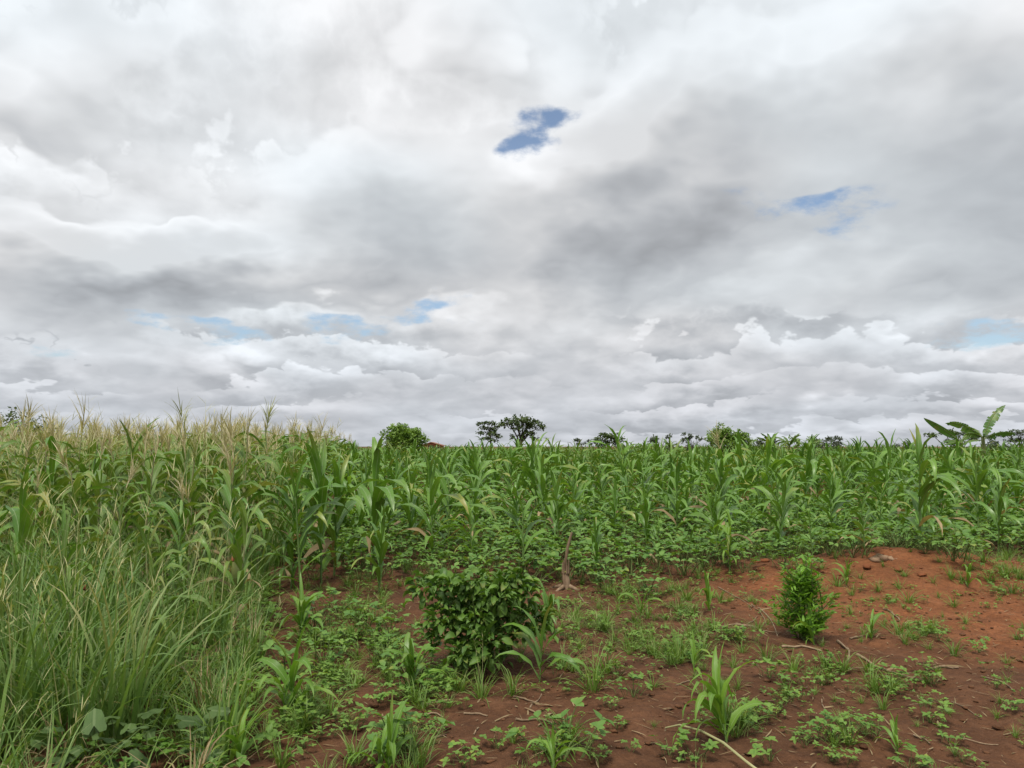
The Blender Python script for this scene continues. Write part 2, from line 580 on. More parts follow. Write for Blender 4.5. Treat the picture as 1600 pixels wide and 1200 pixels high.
def soil_mat():
    m, k = new_mat('soil')
    pos = k.n('ShaderNodeNewGeometry').outputs['Position']
    x, y, z = k.sep(pos)
    big = k.noise(pos, .55, 4, .6)
    mid = k.noise(pos, 3.2, 5, .62)
    fine = k.noise(pos, 26.0, 5, .65)
    grit = k.noise(pos, 110.0, 3, .6)
    col = k.ramp(mid, [(.25, (.052, .0245, .0125)), (.5, (.106, .0490, .0240)), (.75, (.180, .0860, .0450))])
    # drier, redder earth thrown up on the heap
    dx = k.m('DIVIDE', k.m('SUBTRACT', x, 5.2), 3.0)
    dy = k.m('DIVIDE', k.m('SUBTRACT', y, 8.3), 2.15)
    rad = k.m('ADD', k.m('ADD', k.m('MULTIPLY', dx, dx), k.m('MULTIPLY', dy, dy)), k.m('MULTIPLY', k.m('SUBTRACT', k.noise(pos, 1.1, 4, .6), .5), 2.2))
    red = k.ramp(mid, [(.25, (.165, .062, .0250)), (.55, (.265, .100, .0400)), (.8, (.35, .145, .065))])
    col = k.mix(k.mr(rad, .25, 1.7, .95, 0.0), col, red)
    col = k.mix(k.mr(big, .38, .66, 0, .38), col, (.170, .075, .035, 1))
    col = k.mix(k.mr(fine, .35, .72, .0, .55, 'LINEAR'), col, (.042, .0180, .0100, 1))
    col = k.mix(k.mr(grit, .62, .76, .0, .60, 'LINEAR'), col, (.30, .185, .125, 1))
    b = k.n('ShaderNodeBsdfPrincipled')
    k.link(col, b.inputs['Base Color'])
    b.inputs['Roughness'].default_value = .93
    b.inputs['Specular IOR Level'].default_value = .15
    hsum = k.m('ADD', k.m('MULTIPLY', fine, 1.0), k.m('MULTIPLY', grit, .35))
    hsum = k.m('ADD', hsum, k.m('MULTIPLY', mid, 1.2))
    bp = k.n('ShaderNodeBump')
    bp.inputs['Strength'].default_value = .9
    bp.inputs['Distance'].default_value = .03
    k.link(hsum, bp.inputs['Height'])
    k.link(bp.outputs[0], b.inputs['Normal'])
    o = k.n('ShaderNodeOutputMaterial')
    k.link(b.outputs[0], o.inputs[0])
    return m


MAT = {}
MAT['maize'] = leaf_mat('maize_leaf', (0.063, 0.161, 0.018), (0.159, 0.294, 0.040), rib=(.22, .30, .14), yellow=(.30, .26, .06), rough=.38, spec=.5, trans=.22)
MAT['maize_young'] = leaf_mat('young_maize_leaf', (0.098, 0.214, 0.026), (0.189, 0.332, 0.044), rib=(.26, .36, .15), yellow=(.30, .30, .07), rough=.42, trans=.34)
MAT['maize_far'] = leaf_mat('field_maize_leaf', (0.067, 0.161, 0.020), (0.152, 0.280, 0.042), rough=.42, yellow=(.26, .24, .07), trans=.22)
MAT['maize_old'] = leaf_mat('ripening_maize_leaf', (0.081, 0.161, 0.028), (0.177, 0.268, 0.055), rib=(.25, .28, .14), yellow=(.34, .27, .10), rough=.5)
MAT['maize_dry'] = leaf_mat('withered_maize_leaf', (.19, .135, .065), (.38, .29, .16), rough=.75, trans=.2)
MAT['stalk'] = plain_mat('maize_stalk', (.085, .155, .040), (.150, .220, .070), 9, .55, (1, 1, .3), .1)
MAT['stalk_old'] = plain_mat('ripe_maize_stalk', (.16, .18, .075), (.26, .25, .12), 9, .6, (1, 1, .3), .1)
MAT['tassel'] = leaf_mat('maize_tassel', (.34, .30, .17), (.52, .46, .30), rough=.8, trans=.25)
MAT['tassel_fresh'] = leaf_mat('fresh_tassel', (.24, .26, .11), (.36, .36, .17), rough=.8, trans=.25)
MAT['silk'] = plain_mat('maize_silk', (.20, .055, .03), (.33, .12, .06), 30, .8)
MAT['husk'] = leaf_mat('maize_husk', (0.195, 0.235, 0.064), (0.293, 0.321, 0.110), rough=.6)
MAT['grass'] = leaf_mat('grass_blade', (0.067, 0.155, 0.031), (0.201, 0.305, 0.083), yellow=(.38, .34, .16), rough=.5, trans=.32)
MAT['grass_low'] = leaf_mat('low_grass_blade', (0.085, 0.177, 0.028), (0.189, 0.294, 0.055), yellow=(.36, .30, .13), rough=.5, trans=.32)
MAT['seed'] = leaf_mat('grass_seed_stalk', (.30, .32, .14), (.48, .46, .24), rough=.7, trans=.25)
MAT['bean'] = leaf_mat('bean_leaf', (0.073, 0.182, 0.029), (0.171, 0.305, 0.059), rib=(.14, .24, .08), ribw=.05, yellow=(.30, .30, .06), rough=.5, trans=.3)
MAT['groundnut'] = leaf_mat('groundnut_leaf', (0.085, 0.198, 0.028), (0.183, 0.305, 0.048), rib=(.20, .30, .10), rough=.5, trans=.3, yellow=(.32, .32, .05))
MAT['bush'] = leaf_mat('bush_leaf', (0.034, 0.096, 0.013), (0.146, 0.262, 0.040), rib=(.11, .20, .055), rough=.52, trans=.25, yellow=(.20, .22, .05))
MAT['bush_young'] = leaf_mat('bush_shoot_leaf', (0.085, 0.161, 0.028), (0.146, 0.230, 0.044), rib=(.12, .22, .06), rough=.45, trans=.3)
MAT['shrub'] = leaf_mat('shrub_leaf', (.085, .215, .017), (.190, .360, .034), rib=(.15, .28, .05), rough=.45, trans=.32)
MAT['vine'] = leaf_mat('vine_leaf', (.045, .095, .024), (.100, .165, .045), rib=(.14, .20, .08), rough=.65, trans=.25)
MAT['stem'] = plain_mat('green_stem', (.085, .130, .035), (.150, .190, .060), 14, .6)
MAT['wood'] = plain_mat('dead_wood', (.12, .075, .045), (.32, .23, .15), 26, .85, (1, 1, .16), .8)
MAT['straw'] = plain_mat('dry_straw', (.15, .100, .060), (.36, .265, .170), 24, .8, (1, 1, .3), .4)
MAT['soil'] = soil_mat()
MAT['clod'] = plain_mat('soil_clod', (.070, .033, .016), (.160, .074, .036), 30, .95, bump=.8)
MAT['clod_red'] = plain_mat('dry_soil_clod', (.15, .052, .022), (.26, .095, .040), 30, .95, bump=.8)
MAT['stone'] = plain_mat('pale_stone', (.20, .115, .065), (.42, .30, .20), 22, .8)
MAT['bark'] = plain_mat('bark', (.050, .040, .030), (.120, .100, .078), 8, .9, (1, 1, .3), .8)
MAT['tree_dark'] = leaf_mat('dark_tree_leaf', (0.034, 0.066, 0.018), (0.104, 0.150, 0.041), rough=.5, trans=.2)
MAT['tree_round'] = leaf_mat('round_tree_leaf', (0.085, 0.177, 0.026), (0.220, 0.332, 0.060), rough=.45, trans=.25)
MAT['tree_grey'] = leaf_mat('hazy_tree_leaf', (.062, .088, .056), (.120, .150, .092), rough=.6, trans=.2)
MAT['banana'] = leaf_mat('banana_leaf', (0.061, 0.144, 0.028), (0.146, 0.246, 0.055), rib=(.24, .32, .13), ribw=.06, rough=.35, trans=.3, yellow=(.20, .16, .06))
MAT['banana_stem'] = plain_mat('banana_stem', (.10, .14, .045), (.20, .21, .09), 6, .6, (1, 1, .25))
MAT['brick'] = plain_mat('red_brick', (.30, .11, .055), (.40, .17, .09), 8, .9)
MAT['sheet'] = plain_mat('rusted_sheet', (.26, .13, .08), (.36, .20, .13), 5, .7)

# ------------------------------------------------------------------ ground: one sheet to the horizon
def build_ground():
    def axis(fine_a, fine_b, step, far, k=1.16):
        a = list(np.arange(fine_a, fine_b, step))
        s = step
        hi = [a[-1]]
        while hi[-1] < far:
            s *= k
            hi.append(hi[-1] + s)
        s = step
        lo = [a[0]]
        while lo[-1] > -far:
            s *= k
            lo.append(lo[-1] - s)
        return np.array(lo[::-1][:-1] + a + hi[1:])
    xs = axis(-4.5, 8.6, .035, 2500)
    ys = axis(2.6, 11.4, .035, 2500)
    X, Y = np.meshgrid(xs, ys)
    Z = gz(X, Y)
    g = Geo().add(np.stack([X, Y, Z], -1).reshape(-1, 3), grid_faces(len(ys), len(xs)))
    return tag(link('ground', g.mesh('ground', [MAT['soil']])), kind='structure')


build_ground()

# ------------------------------------------------------------------ leaf, stalk and tassel shapes shared by the plants
R0 = random.Random(7)


def leaf_family(kind, mat, n, across, wide=1.0, count=4, seed=1):
    """unit-length maize leaves: 'up' (topmost), 'mid' (arching), 'low' (hanging), 'young'"""
    rng = random.Random(seed)
    out = []
    for i in range(count):
        u = rng.uniform
        if kind == 'up':
            a = dict(th0=u(.10, .42), bend=u(.5, 2.3), p=u(1.8, 2.6), W=.092)
        elif kind == 'mid':
            a = dict(th0=u(.30, .65), bend=u(1.6, 2.6), p=u(1.3, 2.0), W=.106)
        elif kind == 'low':
            a = dict(th0=u(.55, .95), bend=u(1.5, 2.2), p=u(1.1, 1.6), W=.092)
        else:
            a = dict(th0=u(.10, .50), bend=u(.9, 2.6), p=u(1.5, 2.5), W=.115)
        if i % 4 == 3:
            a['kink'] = (u(.45, .6), u(.5, 1.0))
        W = a.pop('W') * wide * u(.85, 1.15)
        v, f, uv = blade(1.0, W, n, fold=u(.25, .55), wave=u(.10, .24), wfreq=u(2.5, 4.5), twist=u(-.9, .9), across=across, phase=u(0, 6), side=u(-.10, .10), **a)
        out.append(Geo().add(v, f, uv, 0.0))
    return out


def tassel_geo(seed, dense=True):
    rng = random.Random(seed)
    g = Geo()
    v, f, uv = blade(1.0, .035, 4, .02, rng.uniform(-.25, .25), across=1, shape='grass')
    g.add(v, f, uv, rng.random())
    for i in range(20 if dense else 10):
        z = rng.uniform(.12, .55)
        v, f, uv = blade(rng.uniform(.40, .75), rng.uniform(.020, .032), 4, rng.uniform(.2, .85), rng.uniform(.1, .9), across=1, shape='grass')
        M = M4(0, 0, z, rng.uniform(0, 6.28))
        g.put(Geo().add(v, f, uv, rng.random()), M)
    return g


def stalk_geo(seed):
    rng = random.Random(seed)
    pts, rad = [], []
    n = 9
    bx, by = rng.uniform(-.02, .02), rng.uniform(-.02, .02)
    for i in range(n):
        s = i / (n - 1)
        pts.append((bx * math.sin(s * 3), by * math.sin(s * 2.4), s))
        rad.append((1.0 - .55 * s) * (1.12 if i % 2 == 0 else .94))
    return tube(pts, rad, 6, cap=False)


FAM = {}
for kind in ('up', 'mid', 'low', 'young'):
    FAM[kind] = leaf_family(kind, None, 9, 2, seed=11 + len(FAM), count=5)
FARFAM = {kind: leaf_family(kind, None, 5, 2, seed=31, count=4) for kind in ('up', 'mid', 'low')}
LOWFAM = {kind: leaf_family(kind, None, 4, 1, seed=51, count=4, wide=1.1) for kind in ('up', 'mid', 'low')}
LEAF = {(kind, mt): [g.mesh('maize_leaf', [MAT[mt]]) for g in FAM[kind]] for kind in FAM for mt in ('maize', 'maize_young', 'maize_old', 'maize_dry')}
STALKG = [stalk_geo(s) for s in (1, 2, 3)]
STALK = {mt: [g.mesh('maize_stalk', [MAT[mt]]) for g in STALKG] for mt in ('stalk', 'stalk_old')}
TASSELG = [tassel_geo(s) for s in (1, 2, 3, 4)]
TASSELFAR = [tassel_geo(s, False) for s in (5, 6)]
TASSEL = {mt: [g.mesh('maize_tassel', [MAT[mt]]) for g in TASSELG] for mt in ('tassel', 'tassel_fresh')}


def ear_meshes():
    pts = [(0, 0, 0), (0, 0, .2), (0, 0, .6), (0, 0, .85), (0, 0, 1.0)]
    body = tube(pts, [.10, .17, .17, .10, .045], 7).mesh('maize_ear', [MAT['husk']])
    g = Geo()
    rng = random.Random(3)
    for i in range(16):
        v, f, uv = blade(rng.uniform(.25, .45), .03, 3, rng.uniform(.05, .5), rng.uniform(.8, 2.4), across=1, shape='grass')
        g.put(Geo().add(v, f, uv, rng.random()), M4(0, 0, .97, rng.uniform(0, 6.3)))
    return body, g.mesh('maize_silk', [MAT['silk']])


EAR, SILK = ear_meshes()


def maize_spec(rng, H, tassel, young=False):
    """[(class, z, azimuth, length, width factor, roll)], stalk height"""
    leaves = []
    az = rng.uniform(0, 6.28)
    if young:
        n = rng.randint(6, 8)
        Hs = H * rng.uniform(.34, .48)
        for i in range(n):
            s = i / (n - 1)
            L = H * (.55 + .35 * math.sin(math.pi * (.15 + .7 * s))) * rng.uniform(.85, 1.1)
            leaves.append(('up' if s > .8 else ('mid' if s < .45 else 'young'), Hs * (.08 + .9 * s), az + math.pi * i + rng.uniform(-.6, .6), L, rng.uniform(.9, 1.25), 0))
        return leaves, Hs
    n = rng.randint(12, 15)
    Hs = H * (rng.uniform(.80, .86) if tassel else rng.uniform(.68, .77))
    if tassel:
        Hs = H * rng.uniform(.74, .80)
    for i in range(n):
        s = i / (n - 1)
        L = H * (.30 + .24 * math.sin(math.pi * (.10 + .78 * s))) * rng.uniform(.85, 1.15)
        if tassel:
            L *= .86
        cls = 'low' if s < .22 else ('up' if s > .74 and not tassel else 'mid')
        if cls == 'up':
            L *= .74
        leaves.append((cls, Hs * (.10 + (.74 if tassel else .88) * s), az + math.pi * i + rng.gauss(0, .38), L, rng.uniform(.85, 1.25), 0))
    return leaves, Hs


def add_maize(name, label, x, y, H, rng, tassel=None, mat='maize', young=False, group=None, ear=False, dry=0.0, lean=.05, spec=None, broad=1.0):
    z = gh(x, y)
    t = thing(name, label, 'maize', (x, y, z - .01), 0.0, group, (rng.gauss(0, lean), rng.gauss(0, lean)))
    leaves, Hs = spec or maize_spec(rng, H, bool(tassel), young)
    rs = (.011 if young else .0135) * (H / 1.6) ** .6 * rng.uniform(.85, 1.15)
    st = link('stalk', rng.choice(STALK['stalk_old' if mat == 'maize_old' else 'stalk']), t)
    st.scale = (rs, rs, Hs)
    for cls, lz, az, L, wf, _ in leaves:
        mt = 'maize_dry' if (cls == 'low' and rng.random() < dry) else mat
        o = link('leaf', rng.choice(LEAF[(cls, mt)]), t)
        o.location = (0, 0, lz)
        o.rotation_euler = (rng.gauss(0, .08), rng.gauss(0, .08), az)
        o.scale = (L * broad, L * wf * broad ** 2, L * broad)
    if tassel:
        o = link('tassel', rng.choice(TASSEL[tassel]), t)
        th = max(.28, H - Hs) * rng.uniform(1.0, 1.3)
        o.location = (0, 0, Hs * .97)
        o.rotation_euler = (rng.gauss(0, .14), rng.gauss(0, .14), rng.uniform(0, 6))
        o.scale = (th * .8, th * .8, th)
    if ear:
        e = link('ear', EAR, t)
        a = rng.uniform(0, 6.28)
        e.location = (.015 * math.cos(a), .015 * math.sin(a), Hs * .48)
        e.rotation_euler = (0, .45, a)
        e.scale = (.2, .2, .2)
        link('silk', SILK, e)
    return t


def plant_template(seed, fam, mats, tassel=None, tassels=TASSELG):
    """a whole maize plant one metre tall: (foliage Geo, stalk Geo, tassel Geo)"""
    rng = random.Random(seed)
    leaves, Hs = maize_spec(rng, 1.0, bool(tassel))
    fo, sk, ta = Geo(), Geo(), None
    for cls, lz, az, L, wf, _ in leaves:
        fo.put(rng.choice(fam[cls]), M4(0, 0, lz, az, (L, L * wf, L)), r=rng.random() * .35, mat=1 if cls == 'low' and rng.random() < .4 else 0)
    sk.put(rng.choice(STALKG), M4(0, 0, 0, 0, (.009, .009, Hs)))
    if tassel:
        ta = Geo().put(rng.choice(tassels), M4(0, 0, Hs * .97, 0, (.22, .22, .27)))
    return fo, sk, ta


# ------------------------------------------------------------------ broad-leaved shapes
def oval_leaf(L, W, th0, bend, n=4, fold=.35, wave=.06, shape='oval', seed=0):
    rng = random.Random(seed)
    v, f, uv = blade(L, W, n, th0, bend, p=1.2, fold=fold, wave=wave, wfreq=2, across=2, shape=shape, phase=rng.uniform(0, 6))
    return Geo().add(v, f, uv)


def trifoliate(seed, leaflet=.36, wide=.64, rounder=False):
    """petiole and three leaflets; the petiole is one unit long and bends outwards"""
    rng = random.Random(seed)
    g = Geo()
    pts = [(0, 0, 0), (.16, 0, .5), (.42, 0, .86)]
    tube(pts, [.022, .018, .014], 3, geo=g, mat=1, cap=False)
    for a in ((-1.35, 0, 1.35) if not rounder else (-1.9, -.55, .55, 1.9)):
        lf = oval_leaf(leaflet * rng.uniform(.85, 1.1), leaflet * wide * rng.uniform(.9, 1.1), rng.uniform(1.0, 1.45), rng.uniform(.1, .7), 3, rng.uniform(.1, .5), seed=seed)
        g.put(lf, M4(.42, 0, .86, a + rng.uniform(-.2, .2)), r=rng.random() * .3)
    return g


TRI = [trifoliate(s) for s in range(1, 6)]
BEANLEAF = [g.mesh('bean_leaf', [MAT['bean'], MAT['stem']]) for g in TRI]
QUAD = [trifoliate(s, .44, .6, True) for s in range(11, 16)]
NUTLEAF = [g.mesh('groundnut_leaf', [MAT['groundnut'], MAT['stem']]) for g in QUAD]


def leafy_spec(rng, n, R, H):
    out = []
    for i in range(n):
        a = rng.uniform(0, 6.28)
        q = math.sqrt(rng.random())
        L = H * rng.uniform(.45, .8)
        out.append((q * R * .55 * math.cos(a), q * R * .55 * math.sin(a), H * .42 * (1 - q * .7) * rng.random(), a + rng.gauss(0, .5), L, rng.uniform(-.25, .45)))
    return out


STEMS = []
for s in range(3):
    rng = random.Random(s + 90)
    g = Geo()
    for i in range(5):
        a = i * 1.256 + rng.uniform(-.4, .4)
        tube([(0, 0, -.02), (.18 * math.cos(a), .18 * math.sin(a), .28), (.5 * math.cos(a), .5 * math.sin(a), .46)], [.022, .018, .010], 4, geo=g, cap=False)
    STEMS.append(g.mesh('plant_stem', [MAT['stem']]))


def add_leafy(name, label, cat, x, y, R, H, n, meshes, rng, group=None):
    t = thing(name, label, cat, (x, y, gh(x, y) - .005), rng.uniform(0, 6.28), group)
    st = link('stem', rng.choice(STEMS), t)
    st.scale = (R, R, H)
    for (lx, ly, lz, az, L, tilt) in leafy_spec(rng, n, R, H):
        o = link('leaf', rng.choice(meshes), t)
        o.location = (lx, ly, lz)
        o.rotation_euler = (rng.gauss(0, .15), tilt, az)
        o.scale = (L, L, L)
    return t


def leafy_template(seed, n, R, H, leaves):
    rng = random.Random(seed)
    g = Geo()
    for (lx, ly, lz, az, L, tilt) in leafy_spec(rng, n, R, H):
        g.put(rng.choice(leaves), M4(lx, ly, lz, az, L, rng.gauss(0, .15), tilt), r=rng.random() * .5)
    return g


# grass
def tuft_template(seed, n, H, spread, W, seeds=0, segs=6, droop=1.0):
    rng = random.Random(seed)
    g, sd = Geo(), Geo()
    for i in range(n):
        L = H * rng.uniform(.55, 1.12)
        th0 = abs(rng.gauss(.05, .25)) * spread
        v, f, uv = blade(L, W * rng.uniform(.7, 1.2), segs, th0, rng.uniform(.2, 1.7) * droop, p=rng.uniform(1.6, 2.8), fold=.3, twist=rng.uniform(-1, 1), across=1, shape='grass', side=rng.uniform(-.12, .12))
        r = H * .10 * math.sqrt(rng.random())
        a = rng.uniform(0, 6.28)
        g.put(Geo().add(v, f, uv, rng.random()), M4(r * math.cos(a), r * math.sin(a), -.01, a + rng.gauss(0, .7)))
    for i in range(seeds):
        L = H * rng.uniform(1.0, 1.35)
        th0, az = abs(rng.gauss(0, .2)), rng.uniform(0, 6.28)
        bend = rng.uniform(.05, .55)
        v, f, uv = blade(L, .0062, 6, th0, bend, p=2, across=1, shape='grass', fold=0)
        M = M4(rng.gauss(0, .03), rng.gauss(0, .03), 0, az)
        sd.put(Geo().add(v, f, uv, rng.random()), M)
        # open panicle of fine side branches
        tip = v.reshape(7, 2, 3).mean(1)
        for q in range(9):
            s = rng.uniform(.68, .98)
            i0 = int(s * 6)
            p = tip[i0] + (tip[min(i0 + 1, 6)] - tip[i0]) * (s * 6 - i0)
            bv, bf, buv = blade(rng.uniform(.06, .17) * H, .0060, 3, rng.uniform(.3, .9), rng.uniform(.2, .9), across=1, shape='grass', fold=0)
            sd.put(Geo().add(bv, bf, buv, rng.random()), M @ M4(*p, rng.uniform(0, 6.28)))
    return g, sd

# ------------------------------------------------------------------ where things grow
def interp(v, table):
    a, b = zip(*table)
    return float(np.interp(v, a, b))


def stand_edge(y):
    """x of the edge between the weedy stand and the clearing / green field"""
    return interp(y, [(0, -1.2), (3.8, -1.40), (4.5, -1.52), (5.3, -1.75), (6.8, -2.2), (8.6, -2.75), (10.0, -3.0), (40, -8.6), (90, -18.6)])


def front_row(px):
    """picture row of the front edge of the beans"""
    return interp(px, [(440, 880), (660, 884), (760, 900), (900, 908), (1000, 893), (1100, 886), (1220, 876), (1330, 866), (1420, 884), (1500, 880), (1600, 862), (2000, 850)])


def in_field(x, y):
    if x < stand_edge(y) or y < 7:
        return False
    px, py = row_of(x, y, gh(x, y) * .5)
    return py < front_row(px)


def in_view(x, y, pad=.6):
    return abs(x) < y * .69 + pad


def scatter(rng, x0, x1, y0, y1, gap, ok, tries, taken=None):
    """points at least `gap` apart (grid hash)"""
    cell = {}
    pts = []

    def near(x, y):
        i, j = int(math.floor(x / gap)), int(math.floor(y / gap))
        for a in (-1, 0, 1):
            for b in (-1, 0, 1):
                for (u, w) in cell.get((i + a, j + b), ()):
                    if (u - x) ** 2 + (w - y) ** 2 < gap * gap:
                        return True
        return False

    def keep(x, y):
        cell.setdefault((int(math.floor(x / gap)), int(math.floor(y / gap))), []).append((x, y))
    for (x, y) in taken or ():
        keep(x, y)
    for _ in range(tries):
        x, y = rng.uniform(x0, x1), rng.uniform(y0, y1)
        if ok(x, y) and not near(x, y):
            keep(x, y)
            pts.append((x, y))
    return pts


ORD = 'nearest,second nearest,third nearest,fourth nearest,fifth nearest,sixth nearest,seventh nearest,eighth nearest,ninth nearest,tenth nearest,eleventh nearest,twelfth nearest,thirteenth nearest,fourteenth nearest,fifteenth nearest,sixteenth nearest,seventeenth nearest,eighteenth nearest,nineteenth nearest,twentieth nearest'.split(',')
LANDMARK = {
    'the broken stump': on_ground(885, 918), 'the dark leafy bush': on_ground(740, 1042), 'the narrow-leaved shrub': on_ground(1257, 998),
    'the long dry stick': on_ground(1392, 1046), 'the pale root on the mound': on_ground(1382, 878), 'the curved pale stem': on_ground(1110, 1160),
    'the big-leaved vine': on_ground(240, 1180),
}


ONES = 'first second third fourth fifth sixth seventh eighth ninth tenth eleventh twelfth thirteenth fourteenth fifteenth sixteenth seventeenth eighteenth nineteenth'.split()
TENS = {20: 'twent', 30: 'thirt', 40: 'fort', 50: 'fift', 60: 'sixt', 70: 'sevent', 80: 'eight', 90: 'ninet'}


def nth(i):
    if i < 20:
        return ONES[i - 1]
    t = TENS[i // 10 * 10]
    return t + 'ieth' if i % 10 == 0 else t + 'y-' + ONES[i % 10 - 1]


def count_off(objs, phrase, where):
    """labels like '<phrase>, twelfth from <where>', counted across the picture"""
    def col(o):
        return row_of(o.location.x, o.location.y, o.location.z)[0]
    for i, o in enumerate(sorted(objs, key=col)):
        o['label'] = f'{phrase}, {nth(i + 1)} from {where}'


def say_which(objs, phrase, fallback):
    """labels like '<phrase>, third nearest to the broken stump'"""
    by = {}
    for o in objs:
        d = {n: math.hypot(o.location.x - p[0], o.location.y - p[1]) for n, p in LANDMARK.items()}
        n = min(d, key=d.get)
        by.setdefault(n, []).append((d[n], o))
    for n, lst in by.items():
        lst.sort(key=lambda t: t[0])
        for i, (_, o) in enumerate(lst):
            o['label'] = f'{phrase}, {ORD[i]} to {n}' if i < len(ORD) else fallback
    rest = [o for o in objs if o['label'] == fallback]
    if len(rest) > 1:
        count_off(rest, fallback, 'the weedy stand')


# ------------------------------------------------------------------ trees and other things along the skyline
def crown_geo(rng, blobs, per, size, flat=1.0):
    g = Geo()
    for (bx, by, bz, r, rz) in blobs:
        n = int(per * (r * r) ** .75 + 12)
        # leaves gather in small sprays
        sprays = []
        for _ in range(max(6, n // 9)):
            d = Vector((rng.gauss(0, 1), rng.gauss(0, 1), rng.gauss(0, 1))).normalized() * (rng.random() ** .33)
            sprays.append((bx + d.x * r, by + d.y * r, bz + d.z * rz))
        for (sx, sy, sz) in sprays:
            for _ in range(9):
                c = Vector((sx + rng.gauss(0, .13 * r), sy + rng.gauss(0, .13 * r), sz + rng.gauss(0, .10 * rz)))
                a = Vector((rng.gauss(0, 1), rng.gauss(0, 1), rng.gauss(0, .7) - .2)).normalized()
                b = a.cross(Vector((rng.gauss(0, .6), rng.gauss(0, .6), 1))).normalized()
                s = size * rng.uniform(.6, 1.3)
                v = [c, c + a * s * .5 + b * s * .28, c + a * s, c + a * s * .5 - b * s * .28]
                g.add([tuple(q) for q in v], [[0, 1, 2, 3]], [(.5, 0), (1, .5), (.5, 1), (0, .5)], rng.random())
    return g


def make_tree(name, label, cat, px, Y, blobs, trunk, per, size, mat, seed, limbs=5, fork=.5):
    """blobs: (dx, dy, z, radius, half height); trunk: (height, radius)"""
    rng = random.Random(seed)
    x = (px - 800) / 1200.0 * Y
    t = thing(name, label, cat, (x, Y, gh(x, Y)))
    h, r = trunk
    bend = rng.uniform(-.1, .1) * h
    link('trunk', tube([(0, 0, -.1), (bend * .3, 0, h * .4), (bend, 0, h)], [r * 1.25, r, r * .6], 7).mesh('trunk', [MAT['bark']]), t)
    for b in sorted(blobs, key=lambda q: -q[3])[:limbs]:
        p0 = Vector((bend * fork, 0, h * fork * rng.uniform(.9, 1.3)))
        p2 = Vector((b[0], b[1], b[2]))
        p1 = (p0 + p2) / 2 + Vector((0, 0, .1 * h))
        link('limb', tube([p0, p1, p2], [r * .55, r * .38, r * .15], 5, cap=False).mesh('limb', [MAT['bark']]), t)
    link('crown', crown_geo(rng, blobs, per, size).mesh('crown', [MAT[mat]], smooth=False), t)
    return t


def blob_set(rng, n, rx, ry, z0, z1, r):
    out = []
    for _ in range(n):
        a, q = rng.uniform(0, 6.28), math.sqrt(rng.random())
        f = math.sqrt(max(0.05, 1 - q * q))
        out.append((q * rx * math.cos(a), q * ry * math.sin(a), z0 + (z1 - z0) * (.5 + rng.uniform(-.5, .5) * f), r * rng.uniform(.7, 1.2), r * rng.uniform(.55, .9)))
    return out


